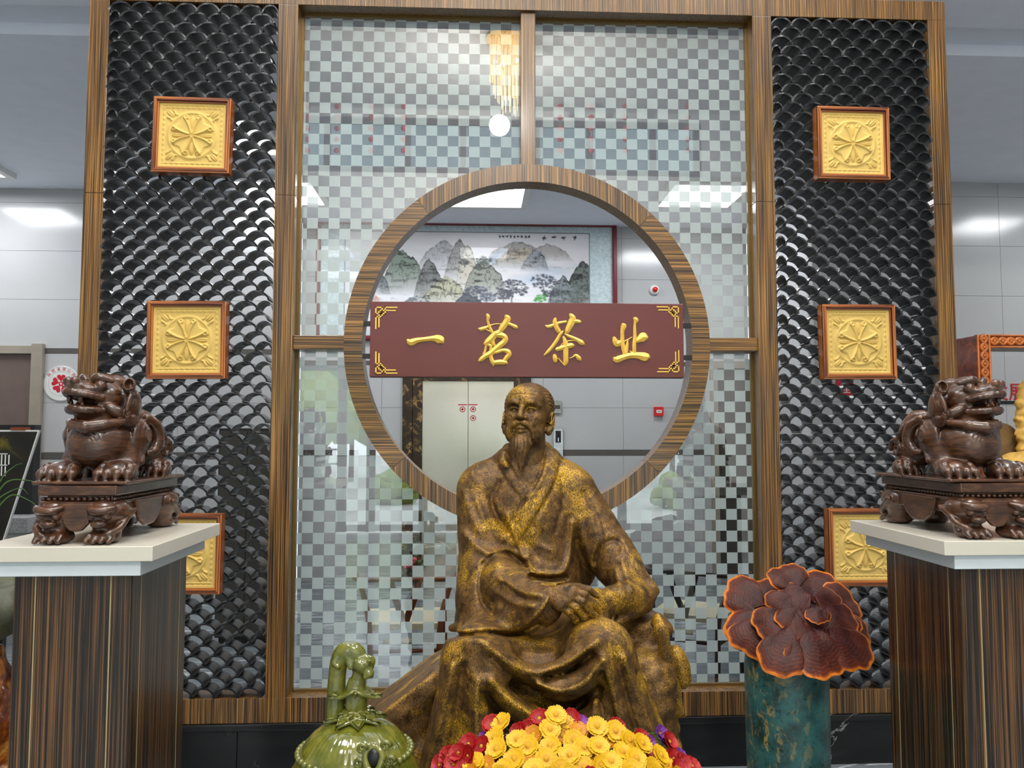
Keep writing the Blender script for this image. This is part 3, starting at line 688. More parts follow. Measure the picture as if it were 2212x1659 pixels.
line([(1080, 1040), (1062, 1080), (1075, 1120), (1100, 1150), (1118, 1190), (1128, 1215)], -0.010, 6); line([(1095, 1110), (1112, 1165), (1130, 1205)], 0.008, 6)
line([(1000, 1150), (1030, 1180), (1060, 1195), (1100, 1190), (1130, 1205)], 0.010, 8); line([(1048, 1215), (1070, 1198), (1100, 1195), (1124, 1215)], -0.014, 6)
line([(1044, 1220), (1036, 1260), (1042, 1300), (1065, 1330)], -0.012, 6); line([(1075, 1215), (1060, 1265), (1075, 1310)], 0.008, 10)
line([(1000, 1060), (1016, 1110), (1040, 1150)], 0.008, 9); line([(1030, 1080), (1050, 1130), (1085, 1165)], 0.008, 7); line([(1052, 1060), (1070, 1105), (1090, 1140)], -0.006, 5)
line([(1080, 1250), (1120, 1275), (1170, 1285)], 0.010, 8); line([(1075, 1280), (1115, 1305), (1150, 1310)], 0.008, 7); line([(1090, 1262), (1130, 1292), (1160, 1296)], -0.008, 5)
line([(1200, 1265), (1185, 1290), (1165, 1320), (1140, 1346)], 0.012, 6)
line([(1262, 1065), (1285, 1110), (1300, 1160), (1290, 1200)], -0.008, 6); line([(1250, 1120), (1262, 1180), (1290, 1250)], 0.008, 8)
line([(1288, 1210), (1300, 1180), (1325, 1168), (1345, 1180), (1340, 1200)], -0.013, 6); line([(1286, 1215), (1290, 1250), (1310, 1280)], -0.008, 5)
line([(1340, 1195), (1350, 1235), (1365, 1275)], 0.008, 7); line([(1345, 1175), (1385, 1225), (1415, 1268)], 0.006, 6); line([(1330, 1230), (1338, 1262), (1352, 1290)], 0.008, 6)
line([(1160, 1120), (1180, 1150), (1195, 1200)], 0.006, 10); line([(1135, 1170), (1160, 1200), (1190, 1215)], -0.006, 6); line([(1150, 1150), (1165, 1178), (1200, 1190)], 0.006, 6)
line([(1140, 1200), (1150, 1232), (1180, 1240), (1215, 1236), (1230, 1200), (1236, 1130)], 0.012, 6); line([(1145, 1246), (1185, 1252), (1220, 1248)], -0.020, 6, -1.3, -0.9)
line([(1168, 1258), (1215, 1258)], 0.014, 6, -1.3, -0.9); line([(1165, 1270), (1215, 1270)], -0.012, 4, -1.3, -0.9)
line([(1060, 1380), (1120, 1405), (1180, 1412), (1240, 1396)], 0.008, 10); line([(1110, 1380), (1160, 1388), (1210, 1372)], 0.006, 9)
line([(1190, 1455), (1230, 1440), (1275, 1412)], -0.012, 9)
for P_, A_, W_ in (([(1040, 1385), (1100, 1430), (1160, 1452), (1220, 1440), (1290, 1385)], .016, 12), ([(1060, 1420), (1110, 1466), (1165, 1490)], -.018, 10), ([(1180, 1464), (1230, 1449), (1278, 1416)], -.03, 9),
        ([(1160, 1480), (1215, 1492), (1265, 1472), (1302, 1425)], .020, 9), ([(1062, 1472), (1108, 1520), (1160, 1550), (1212, 1568), (1280, 1555)], .022, 13), ([(1050, 1500), (1088, 1552), (1130, 1592), (1200, 1610)], -.022, 12),
        ([(1105, 1484), (1160, 1518), (1230, 1532), (1292, 1490)], -.022, 12), ([(1310, 1430), (1335, 1540), (1365, 1660)], .014, 10), ([(1290, 1460), (1302, 1560), (1325, 1660)], -.016, 9), ([(1350, 1420), (1395, 1540), (1440, 1650)], .012, 9),
        ([(1332, 1430), (1368, 1560), (1410, 1660)], -.015, 8), ([(1000, 1440), (985, 1550), (965, 1660)], -.015, 9), ([(975, 1440), (950, 1560), (920, 1660)], .012, 9), ([(1032, 1470), (1030, 1570), (1045, 1660)], .015, 10), ([(1240, 1580), (1255, 1660)], -.015, 9)): line(P_, A_, W_)
line([(972, 1372), (1010, 1372), (1060, 1368), (1100, 1372), (1135, 1364), (1165, 1348)], -.022, 6)
c.disp(smooth_folds)
c.disp(lambda x, y, z: 0.0008*np.sin(95*x+9*np.sin(17*z)+11*y)*np.sin(61*z+31*x+7*np.sin(23*y)))
c.ell(J(1252, 1190, -0.90), (0.075, 0.06, 0.15), 0.02); c.ell(J(1228, 1448, -1.34), (0.12, 0.075, 0.05), 0.02); c.ell(J(1170, 1500, -1.33), (0.12, 0.07, 0.06), 0.02)
VB, FB_ = c.net()
# ---- hand, finer grid
hd = Clay(J(1150, 1370, -1.2)-np.array([0, .28, 0]), J(1345, 1235, -1.2)+np.array([0, 0.02, 0]), 0.0027); c = hd
WR = J(1188, 1290, -1.36); K = [J(1238, 1276, -1.405), J(1232, 1288, -1.41), J(1222, 1299, -1.412), J(1210, 1308, -1.41)]
c.cap(J(1165, 1300, -1.34), WR, 0.034, 0.030, 0.01)
for k in K: c.cap(WR, k, 0.026, 0.019, 0.016)
tips = [[(1262, 1285, -1.415), (1284, 1305, -1.405), (1296, 1322, -1.39)], [(1258, 1300, -1.42), (1278, 1324, -1.41), (1287, 1340, -1.395)],
        [(1245, 1312, -1.42), (1262, 1334, -1.41), (1268, 1348, -1.398)], [(1228, 1320, -1.415), (1243, 1338, -1.405), (1248, 1350, -1.395)]]
for k, tp in zip(K, tips):
    q = [k]+JP(tp); r = [0.0145, 0.0125, 0.0115, 0.0085]
    for i in range(3): c.cap(q[i], q[i+1], r[i], r[i+1], 0.004)
    c.ell(q[0], 0.0165, 0.006); c.ell(q[1], 0.0135, 0.004)
c.chain(JP([(1205, 1276, -1.38), (1240, 1266, -1.39), (1270, 1274, -1.385), (1292, 1288, -1.375)]), [0.017, 0.0145, 0.0125, 0.009], 0.006)
for i in range(4):
    a, b = K[i], WR; c.cap(a*0.9+b*0.1+np.array([0, -0.010, 0.006]), a*0.4+b*0.6+np.array([0, -0.012, 0.008]), 0.005, 0.004, 0.010)
VH, FH = c.net()
# ---- head, finest grid, modelled facing -Y in its own frame then turned
hc = Clay((-0.125, -0.165, -0.235), (0.125, 0.16, 0.155), 0.0023); c = hc
c.ell((0, 0.018, 0.030), (0.083, 0.100, 0.084), 0.02).ell((0, -0.022, -0.03), (0.069, 0.080, 0.093), 0.03)
c.ell((0, -0.052, 0.046), (0.062, 0.044, 0.048), 0.03).ell((0, -0.064, -0.098), (0.034, 0.03, 0.026), 0.02)
c.cap((0, 0.04, -0.06), (0.004, 0.055, -0.24), 0.058, 0.062, 0.02)
for s in (-1, 1):
    c.ell((s*0.046, -0.060, -0.024), (0.022, 0.024, 0.018), 0.018)
    c.ell((s*0.044, -0.045, -0.078), (0.022, 0.026, 0.028), 0.03)
    c.chain([(s*0.009, -0.093, 0.021), (s*0.022, -0.0975, 0.0265), (s*0.040, -0.091, 0.0275), (s*0.060, -0.068, 0.018)], [0.006, 0.0085, 0.0085, 0.006], 0.008, n=3)
    c.ell((s*0.033, -0.102, 0.0035), (0.0235, 0.027, 0.0155), 0.005, cut=True)
    c.ell((s*0.0325, -0.0685, 0.0005), (0.0175, 0.0165, 0.0130), 0.002)
    c.chain(spline([(s*0.012, -0.082, 0.000), (s*0.022, -0.0875, 0.0085), (s*0.034, -0.0875, 0.0092), (s*0.045, -0.080, 0.0045), (s*0.053, -0.070, -0.003)], 3), 0.0038, 0.002)
    c.chain(spline([(s*0.013, -0.081, -0.002), (s*0.024, -0.0855, -0.0080), (s*0.036, -0.084, -0.0085), (s*0.048, -0.075, -0.004)], 3), 0.0030, 0.002)
    c.chain(spline([(s*0.014, -0.0815, -0.010), (s*0.024, -0.0885, -0.0195), (s*0.038, -0.0855, -0.0195), (s*0.050, -0.073, -0.008)], 3), 0.0042, 0.004)
    c.chain(spline([(s*0.013, -0.085, -0.014), (s*0.025, -0.0905, -0.0245), (s*0.040, -0.086, -0.0245), (s*0.052, -0.072, -0.013)], 3), 0.0020, 0.003, cut=True)
    c.chain(spline([(s*0.018, -0.0855, -0.0005), (s*0.031, -0.0875, 0.0005), (s*0.044, -0.079, -0.0015)], 3), 0.0022, 0.0015, cut=True)
    c.ell((s*0.032, -0.0875, 0.000), (0.0045, 0.004, 0.0045), 0.001, cut=True)
    c.ell((s*0.0150, -0.0985, -0.0285), (0.0105, 0.012, 0.0085), 0.006); c.ell((s*0.0080, -0.1060, -0.0365), (0.0050, 0.006, 0.0042), 0.002, cut=True)
    c.chain([(s*0.020, -0.095, -0.028), (s*0.032, -0.090, -0.046), (s*0.043, -0.078, -0.070)], 0.0045, 0.005, cut=True)
    c.chain([(s*0.028, -0.090, -0.032), (s*0.039, -0.084, -0.048), (s*0.048, -0.072, -0.068)], 0.0065, 0.010)
    c.chain([(s*0.003, -0.1015, -0.046), (s*0.014, -0.1015, -0.048), (s*0.027, -0.0945, -0.056), (s*0.038, -0.085, -0.072), (s*0.043, -0.078, -0.090), (s*0.043, -0.076, -0.100)], [0.006, 0.0082, 0.0085, 0.0072, 0.005, 0.002], 0.003, n=3)
    # ear
    E_ = rotz(s*0.45)
    c.ell((s*0.086, 0.016, -0.022), (0.013, 0.027, 0.037), 0.010, R=E_); c.ell((s*0.0965, 0.005, -0.020), (0.010, 0.017, 0.026), 0.003, R=E_, cut=True)
    c.ell((s*0.080, 0.002, -0.060), (0.012, 0.014, 0.017), 0.012); c.chain([(s*0.088, -0.006, -0.034), (s*0.0925, 0.006, -0.026), (s*0.0945, 0.014, -0.008)], [0.005, 0.0042, 0.004], 0.003)
c.chain([(0, -0.086, 0.020), (0, -0.101, -0.002), (0, -0.113, -0.024)], [0.0075, 0.0085, 0.0115], 0.008); c.ell((0, -0.112, -0.0275), (0.0125, 0.011, 0.0095), 0.005)
c.chain([(-0.022, -0.086, -0.0665), (-0.010, -0.0945, -0.0635), (0, -0.0955, -0.0645), (0.010, -0.0945, -0.0635), (0.022, -0.086, -0.0665)], [0.003, 0.0055, 0.0055, 0.0055, 0.003], 0.003)
c.chain([(-0.019, -0.086, -0.0745), (0, -0.0955, -0.0775), (0.019, -0.086, -0.0745)], [0.004, 0.0068, 0.004], 0.004)
c.chain([(-0.024, -0.090, -0.070), (0, -0.0995, -0.0705), (0.024, -0.090, -0.070)], 0.0022, 0.002, cut=True)
# hair cap: a step back from the hairline
hair = Clay(hc.lo, hc.lo+hc.h*(hc.n-1), hc.h); hair.ell((0, 0.024, 0.031), (0.0915, 0.103, 0.0895), 0.01)
hair.plane((0, -0.050, 0.100), (0, -1.0, -0.42), 0.006); hair.plane((0, 0.0, -0.045), (0, 0, -1), 0.01); hair.ell((0, -0.085, 0.040), (0.084, 0.080, 0.075), 0.004, cut=True)
m_ = min(hair.D.shape[0], hc.D.shape[0]); hc.put((slice(0, m_), slice(None), slice(None)), hair.D[:m_], 0.004)
c.chain([(0, 0.10, 0.075), (0, 0.125, 0.10)], [0.03, 0.02], 0.02)
c.disp(lambda x, y, z: np.where((x*x/0.0073+(y-0.024)**2/0.0098+(z-0.04)**2/0.0085 > 0.93) & (y > -0.045+0.42*(0.1-z)*0.9) & ((z > 0.018) | (np.abs(x) < 0.076)) & (z > -0.06), 0.0014*np.sin(60*np.arctan2(z-0.0, np.abs(x)+0.03)+30*y+2.0*np.sin(40*y)), 0.0))
# beard
c.chain([(0, -0.070, -0.108), (0.0, -0.082, -0.128), (0.004, -0.088, -0.160), (0.007, -0.090, -0.212)], [0.024, 0.024, 0.015, 0.003], 0.012, n=4)
for s in (-1, 1): c.chain([(s*0.034, -0.058, -0.092), (s*0.024, -0.072, -0.118), (s*0.010, -0.084, -0.155)], [0.008, 0.011, 0.006], 0.012)
c.disp(lambda x, y, z: np.where((z < -0.098) & (y < -0.045), 0.0010*np.sin(480*x+2.0*np.sin(60*z)), 0.0))
pr = lambda x, y, z: (x, z+0*x)
for q in ([(-0.045, 0.066), (0, 0.071), (0.045, 0.066)], [(-0.04, 0.052), (0, 0.056), (0.04, 0.052)]): c.relief(q, -0.0018, 0.003, -0.15, -0.03, pr)
c.relief([(-0.006, 0.036), (-0.004, 0.018)], -0.003, 0.0028, -0.15, -0.05, pr); c.relief([(0.006, 0.036), (0.004, 0.018)], -0.003, 0.0028, -0.15, -0.05, pr)
VHd, FHd = c.net()
HS = 1.02; Rm = rotz(-0.30) @ roty(0.02) @ rotx(-0.15)
HC = J(1140, 895, -0.97)
VHd = (VHd*HS) @ Rm.T+HC
STL = (0.0, -1.0, 0.0)
stat = thing('seated_statue', 'bronze brown and gold statue of a bearded man in a robe seated on rock', 'statue', STL)
Vall = np.vstack([VB, VH, VHd]); Fall = np.vstack([FB_, FH+len(VB), FHd+len(VB)+len(VH)])
link('figure', np_mesh('figure', Vall, Fall, loc=STL), stat, 'patina_bronze')
# ---- rock seat
c = Clay((-0.95, -1.62, 0.0), (0.72, -0.40, 1.16), 0.0085)
c.box((0.03, -0.98, 0.42), (0.35, 0.32, 0.46), 0.08, 0.06, rotz(0.1))
c.box(J(935, 1600, -1.08), (0.24, 0.24, 0.30), 0.05, 0.08, rotz(0.25))
c.box((-0.20, -1.0, 0.14), (0.40, 0.36, 0.16), 0.06, 0.08, rotz(-0.1))
c.box(J(1385, 1620, -1.0), (0.115, 0.24, 0.36), 0.06, 0.05, rotz(-0.2))
c.box((0.25, -1.0, 0.16), (0.30, 0.3, 0.18), 0.06, 0.08)
c.ell(J(1395, 1350, -1.06), (0.085, 0.10, 0.05), 0.05); c.ell(J(1375, 1420, -1.08), (0.08, 0.1, 0.09), 0.05)
p0, p1 = J(978, 1376, -0.86), J(802, 1506, -0.86); d = p1-p0
c.plane(p0, np.array([d[2], 0.0, -d[0]])*(-1 if d[0] < 0 else 1)*(-1)*-1.0+np.array([0, 0.0, 0]), 0.012, (-0.95, -1.62, 0.0), p0+np.array([0.0, 0.8, 0.7])) if False else None
nrm = np.array([-abs(d[2]), 0.03, abs(d[0])]); nrm /= np.linalg.norm(nrm)
sl, x, y, z = c.blk((-0.95, -1.62, 0.0), (p0[0]+0.02, -0.4, 1.16)); c.put(sl, (-((x-p0[0])*nrm[0]+(y-p0[1])*nrm[1]+(z-p0[2])*nrm[2])).astype(np.float32), 0.012, True)
c.disp(lambda x, y, z: 0.012*np.sin(9*x+5*np.sin(6*z)+4*y)*np.sin(11*z+3*x)+0.007*np.sin(27*x+19*y)*np.sin(23*z-13*y)+0.004*np.sin(61*x-47*z)*np.sin(53*y+41*z))
sl, x, y, z = c.blk((-0.95, -1.62, 0.0), (p0[0]+0.02, -0.4, 1.16)); c.put(sl, (-((x-p0[0])*nrm[0]+(y-p0[1])*nrm[1]+(z-p0[2])*nrm[2])-0.004).astype(np.float32), 0.010, True)
V, F = c.net(); link('rock_seat', np_mesh('rock_seat', V, F, loc=STL), stat, 'patina_bronze')
# sash hanging over the rock and the rolled bundle behind it
m = B(); q = spline(JP([(1414, 1338, -1.20), (1424, 1352, -1.235), (1432, 1380, -1.235), (1442, 1430, -1.215), (1453, 1485, -1.195), (1467, 1548, -1.17)]), 5)
R2 = [(0.024+0.003*math.sin(i), 0.010) for i in range(len(q))]; m.tube(q, R2, 12, flat=(0.25, 1, 0.1)); m.build('sash', 'patina_bronze', stat, smooth=True)
m = B(); m.tube(JP([(1452, 1398, -1.10), (1460, 1412, -1.10), (1470, 1440, -1.10), (1474, 1470, -1.10), (1472, 1486, -1.10)]), [0.018, 0.03, 0.034, 0.032, 0.016], 14); m.build('rolled_bundle', 'patina_bronze', stat, smooth=True)
# ================================================================== lacquer name board hung in the moon gate
SY = -0.045
a, b = at(800, 651, SY), at(1478, 816, SY); sx0_, sx1_, sz1, sz0 = a[0], b[0], a[2], b[2]
sg = thing('name_board', 'maroon lacquer board with four raised gold characters hanging in the moon gate', 'sign', ((sx0_+sx1_)/2, SY, sz0))
B().box(sx0_, sx1_, SY, SY+0.035, sz0, sz1).build('board', 'plaque_lacquer', sg, bevel=0.003)
B().box(sx0_-0.002, sx1_+0.002, SY+0.035, SY+0.04, sz0-0.002, sz1+0.002).build('backing', 'plaque_edge', sg)
for s in (-1, 1):
    x = sx0_ if s < 0 else sx1_; zc = (sz0+sz1)/2
    for z in (zc-0.08, zc+0.08): B().box(*sorted((x, s*math.sqrt(RI**2-(z-RC)**2)-s*0.001)), SY+0.036, SY+0.056, z-0.012, z+0.012).build('bracket', 'black_plastic', sg)
def stroke(P):
    Q = spline(P, 7); m = B(); n = len(Q); T = np.gradient(Q[:, :2], axis=0); T /= np.linalg.norm(T, axis=1)[:, None]+1e-9; V = []
    pts = [(Q[0, 0]-T[0, 0]*Q[0, 2]*.7, Q[0, 1]-T[0, 1]*Q[0, 2]*.7, 0.3)]
    rows = [(Q[0, 0]-T[0, 0]*Q[0, 2]*0.7, Q[0, 1]-T[0, 1]*Q[0, 2]*0.7, Q[0, 2]*0.45, T[0])]+[(Q[i, 0], Q[i, 1], max(Q[i, 2]*1.14, 3.2), T[i]) for i in range(n)]+[(Q[-1, 0]+T[-1, 0]*Q[-1, 2]*0.7, Q[-1, 1]+T[-1, 1]*Q[-1, 2]*0.7, Q[-1, 2]*0.45, T[-1])]
    return rows
def glyph(strokes, x_off, name):
    m = B()
    for si, P in enumerate(strokes):
        V = []; rows = stroke(P)
        for (x, y, w, tt) in rows:
            nx, ny = -tt[1], tt[0]
            for o, hgt in ((-1.0, 0.0), (-0.92, 0.35), (0.0, 1.0), (0.92, 0.35), (1.0, 0.0)):
                px, py = x_off+(x+nx*w*o)/7.373, 640+(y+ny*w*o)/7.373
                p = at(px, py, SY); hh = 0.0035+min(w, 45)/45*0.011*hgt if abs(o) < 1 else -0.001
                V.append((p[0], SY-hh-0.0001*si, p[2]))
        n = len(rows); F = [(i*5+k, i*5+k+1, (i+1)*5+k+1, (i+1)*5+k) for i in range(n-1) for k in range(4)]+[(0, 1, 2, 3, 4), tuple((n-1)*5+k for k in (4, 3, 2, 1, 0))]
        m.add(V, F)
    m.build(name, 'gold_leaf', sg, smooth=False)
glyph([[(150, 700, 20), (205, 735, 50), (300, 705, 38), (420, 688, 33), (540, 675, 38), (620, 678, 56), (680, 700, 60), (708, 730, 32)]], 860, 'character')
glyph([[(1415, 290, 18), (1435, 330, 26), (1428, 390, 18), (1450, 470, 20), (1490, 560, 22), (1530, 610, 18)],
       [(1280, 515, 10), (1325, 525, 28), (1400, 500, 22), (1470, 465, 10), (1560, 442, 6), (1640, 445, 5)], [(1385, 525, 5), (1450, 555, 8), (1510, 600, 8)],
       [(1715, 315, 25), (1745, 360, 45), (1710, 430, 45), (1660, 500, 45), (1620, 560, 35), (1570, 600, 45)], [(1740, 430, 25), (1800, 455, 22), (1870, 490, 28), (1895, 503, 18)],
       [(1560, 590, 40), (1490, 670, 50), (1415, 735, 40), (1375, 760, 20)], [(1560, 620, 35), (1650, 625, 42), (1705, 660, 38), (1695, 720, 42), (1620, 785, 40), (1540, 850, 38), (1460, 920, 42), (1380, 960, 35), (1320, 1010, 32), (1290, 1032, 18)],
       [(1390, 770, 22), (1440, 775, 22), (1478, 805, 22), (1470, 860, 20)], [(1400, 790, 16), (1385, 870, 18), (1365, 930, 22)], [(1510, 690, 22), (1515, 760, 28), (1540, 790, 20)],
       [(1480, 900, 25), (1480, 980, 28), (1505, 1050, 30), (1522, 1100, 16)], [(1500, 905, 20), (1580, 888, 24), (1670, 862, 25), (1745, 882, 36), (1765, 930, 36), (1722, 985, 32), (1695, 1020, 28)],
       [(1530, 1060, 32), (1620, 1050, 36), (1700, 1055, 33), (1730, 1068, 20)]], 860, 'character')
glyph([[(365, 355, 20), (357, 410, 32), (380, 490, 35), (420, 560, 33), (440, 588, 20)], [(210, 470, 10), (260, 485, 24), (340, 455, 20), (430, 425, 20), (540, 405, 15)],
       [(600, 290, 22), (640, 350, 46), (620, 420, 50), (580, 500, 43), (552, 560, 36), (538, 588, 20)], [(620, 400, 30), (700, 400, 28), (755, 410, 24), (768, 413, 14)],
       [(488, 558, 12), (440, 610, 22), (390, 700, 25), (320, 800, 25), (240, 890, 22), (185, 940, 8)], [(515, 600, 10), (600, 645, 22), (700, 690, 26), (780, 740, 36), (815, 762, 20)],
       [(492, 645, 15), (510, 690, 25), (530, 770, 38), (530, 860, 38), (530, 960, 36), (530, 1040, 36), (512, 1100, 22)], [(380, 848, 25), (450, 830, 32), (540, 800, 36), (620, 785, 36), (655, 785, 20)],
       [(440, 800, 5), (500, 740, 6), (600, 708, 6), (720, 715, 5)], [(350, 940, 25), (360, 990, 35), (363, 1045, 22)], [(410, 985, 6), (455, 1040, 8), (500, 1090, 8)], [(588, 990, 4), (640, 970, 8), (690, 945, 22), (740, 990, 32), (760, 1020, 18)]], 1150, 'character')
glyph([[(1440, 450, 28), (1450, 480, 42), (1430, 560, 28), (1430, 650, 28), (1430, 740, 32), (1450, 840, 32), (1470, 930, 28)], [(1518, 695, 8), (1505, 790, 22), (1490, 900, 26)],
       [(1298, 660, 22), (1320, 720, 42), (1350, 760, 46), (1400, 730, 30)], [(1440, 730, 8), (1510, 695, 8), (1585, 650, 4)],
       [(1620, 352, 22), (1648, 385, 36), (1630, 440, 18), (1628, 540, 22), (1630, 650, 25), (1620, 760, 28), (1620, 900, 28)], [(1660, 720, 28), (1710, 682, 50), (1765, 652, 68), (1810, 660, 42)],
       [(1300, 985, 22), (1340, 1010, 48), (1440, 975, 42), (1560, 945, 42), (1680, 945, 48), (1780, 965, 62), (1835, 970, 48), (1852, 975, 28)], [(1545, 870, 4), (1590, 900, 12)]], 1150, 'character')
def fret(cx, cy, sx, sy):
    'corner fret, drawn from the corner inwards'
    m = B(); U = 5.2/7.373*10.2
    lines = [[(4, 0), (18, 0)], [(4, 0), (4, 5.6)], [(0, 0), (8.3*0.62, 0)], [(0, 0), (0, 6.3)], [(0, 6.3), (6.3, 6.3)]]
    L = [((0, 0), (8, 0)), ((0, 0), (0, 8)), ((8, 0), (8, 8)), ((0, 8), (8, 8)), ((4, 4), (12, 4)), ((4, 4), (4, 12)), ((12, 0), (12, 8)), ((4, 8), (12, 8)), ((0, 12), (8, 12)), ((8, 4), (8, 12)),
         ((12, 0), (27, 0)), ((12, 4), (25, 4)), ((0, 12), (0, 27)), ((4, 12), (4, 25))]
    k = 1.68
    for (a0, b0), (a1, b1) in L:
        x0, x1 = sorted((cx+sx*a0*k, cx+sx*a1*k)); y0, y1 = sorted((cy+sy*b0*k, cy+sy*b1*k)); w = 1.25
        p, q = at(x0-w, y0-w, SY), at(x1+w, y1+w, SY); m.box(p[0], q[0], SY-0.003, SY+0.001, q[2], p[2])
    m.build('corner_fret', 'gold_leaf', sg)
fret(812, 664, 1, 1); fret(1465, 663, -1, 1); fret(812, 806, 1, -1); fret(1466, 803, -1, -1)
# ================================================================== pedestals and carved beasts
t = NT('rosewood'); v = t.coord('Object'); g = t.noise(t.coord('Object', (14, 14, 60)), 1.0, 4, 0.6, 1.5); n2 = t.noise(v, 18, 3)
c1 = t.ramp(g, [(0.3, srgb(44, 26, 18)), (0.55, srgb(84, 54, 36)), (0.75, srgb(118, 78, 50))]); c2 = t.ramp(n2, [(0.3, (0.7, 0.68, 0.66, 1)), (0.7, (1.1, 1.05, 1, 1))])
t.set(Base__Color=t.mix(1.0, c1, c2, 'MULTIPLY'), Roughness=0.3, Coat__Weight=0.4, Coat__Roughness=0.15); t.bump(t.noise(v, 160, 3), 0.15, 0.002); MT['rosewood'] = t.m
ZP = at(330, 1180, -1.62)[2]
def pedestal(s, label):
    c0 = at(330, 1180, -1.62) if s < 0 else at(2040, 1171, -1.62)
    xi = c0[0]; xo = xi+s*0.50; yf, yb = -1.62, -1.62+0.59; z = ZP
    t = thing('pedestal', label, 'pedestal', ((xi+xo)/2, (yf+yb)/2, 0))
    th = 0.042
    B().box(*sorted((xi, xo)), yf, yb, z-th, z).build('top_slab', 'white_quartz', t, bevel=0.002)
    i = 0.038; B().box(*sorted((xi+s*i, xo-s*i)), yf+i*0.4, yb-i, z-th-0.042, z-th).build('under_slab', 'white_board', t, bevel=0.002)
    i = 0.075; x0, x1 = sorted((xi+s*i, xo-s*0.105)); y0, y1 = yf+0.05, yb-0.12; zt = z-th-0.042
    B().box(x0+0.001, x1-0.001, y0+0.001, y1-0.001, 0, zt).build('core', 'plaque_edge', t)
    w = x1-x0; e = 0.055
    for a, b in ((x0, x0+e), (x0+e+0.002, x1-e-0.002), (x1-e, x1)): B().box(a, b, y0-0.004, y0, 0, zt).build('veneer_panel', 'pedestal_veneer', t)
    for a, b in ((y0, y0+e), (y0+e+0.002, y1-e-0.002), (y1-e, y1)):
        B().box(*sorted((x1 if s < 0 else x0, (x1 if s < 0 else x0)-s*0.004)), a, b, 0, zt).build('veneer_panel', 'pedestal_veneer', t)
        B().box(*sorted((x0 if s < 0 else x1, (x0 if s < 0 else x1)+s*0.004)), a, b, 0, zt).build('veneer_panel', 'pedestal_veneer', t)
    for a in (x0+e+0.001, x1-e-0.001): B().box(a-0.0018, a+0.0018, y0-0.0048, y0, 0, zt).build('inlay_line', 'inlay_brass', t)
    for a in (y0+e+0.001, y1-e-0.001):
        xx = x1 if s < 0 else x0; B().box(*sorted((xx, xx-s*0.0048)), a-0.0018, a+0.0018, 0, zt).build('inlay_line', 'inlay_brass', t)
    return t, xi, (yf+yb)/2
p_l = pedestal(-1, 'striped wood pedestal with white top, near the badge wall, carrying the carved beast')
p_r = pedestal(1, 'striped wood pedestal with white top beside the mushroom vase, carrying the carved beast')
# the beast, modelled facing -Y with its head turned towards -X; floor of the carving at z = 0
c = Clay((-0.17, -0.24, -0.01), (0.17, 0.25, 0.345), 0.0034)
c.ell((0.0, -0.085, 0.122), (0.096, 0.090, 0.086), 0.03).ell((0, 0.04, 0.115), (0.078, 0.13, 0.075), 0.04)
c.ell((0, -0.140, 0.112), (0.072, 0.055, 0.068), 0.03)
for s in (-1, 1):
    c.ell((s*0.062, 0.115, 0.085), (0.046, 0.075, 0.075), 0.02)            # haunch
    c.cap((s*0.075, -0.075, 0.10), (s*0.085, -0.11, 0.03), 0.036, 0.030, 0.02)
    for (py, px, sc) in ((-0.162, 0.080, 1.22), (0.085, 0.096, 1.0)):
        c.ell((s*px, py+0.014, 0.030), (0.040*sc, 0.048*sc, 0.036), 0.01)
        for i in range(4):
            a = (i-1.5)*0.021*sc; yy = py-0.030*sc+abs(i-1.5)*0.006
            c.cap((s*px+a, py, 0.046), (s*px+a*1.12, yy-0.004, 0.028), 0.0125*sc, 0.012*sc, 0.002); c.cap((s*px+a*1.12, yy-0.007, 0.026), (s*px+a*1.16, yy-0.013, 0.008), 0.0095*sc, 0.006, 0.002)
            c.ell((s*px+a, py-0.010, 0.050), (0.0105*sc, 0.012, 0.010), 0.002)
    # shoulder scroll and coin, haunch scroll, wing plumes
    c.ell((s*0.100, -0.055, 0.135), (0.020, 0.054, 0.058), 0.005); c.ell((s*0.113, -0.055, 0.140), (0.013, 0.034, 0.037), 0.002)
    c.chain([(s*0.124, -0.055+0.019*math.cos(q), 0.14+0.019*math.sin(q)) for q in np.linspace(0, 2*PI, 13)], 0.0032, 0.002)
    c.chain([(s*0.104, -0.02, 0.195), (s*0.114, 0.02, 0.170), (s*0.118, 0.035, 0.125), (s*0.112, 0.015, 0.090), (s*0.108, -0.015, 0.085)], [0.014, 0.018, 0.018, 0.015, 0.010], 0.004, n=4)
    for k_ in range(4): c.chain([(s*(0.098+0.002*k_), 0.02+0.012*k_, 0.19-0.004*k_), (s*0.108, 0.07+0.014*k_, 0.165-0.012*k_), (s*0.102, 0.115+0.014*k_, 0.12-0.016*k_)], [0.011, 0.011, 0.004], 0.003, n=3)
    r0 = np.array([s*0.110, 0.125, 0.095]); c.chain([r0+np.array([0, (0.036-0.0028*i)*math.cos(i*0.75), (0.036-0.0028*i)*math.sin(i*0.75)]) for i in range(12)], [0.010-0.0005*i for i in range(12)], 0.004)
    c.chain([(s*0.098, -0.10, 0.045), (s*0.110, -0.075, 0.06), (s*0.108, -0.05, 0.085)], [0.008, 0.011, 0.006], 0.004)
c.chain([(0, 0.17, 0.10), (0.02, 0.205, 0.15), (0.0, 0.19, 0.20), (-0.02, 0.16, 0.205)], [0.03, 0.026, 0.02, 0.012], 0.02, n=4)
c.cap((0, -0.09, 0.15), (-0.010, -0.098, 0.215), 0.056, 0.052, 0.03)
c.chain([(-0.075, -0.135, 0.180), (-0.045, -0.180, 0.172), (0.0, -0.200, 0.164), (0.045, -0.180, 0.172), (0.075, -0.135, 0.180)], [0.012, 0.016, 0.019, 0.016, 0.012], 0.004); c.ell((-0.012, -0.188, 0.165), (0.022, 0.012, 0.02), 0.006)
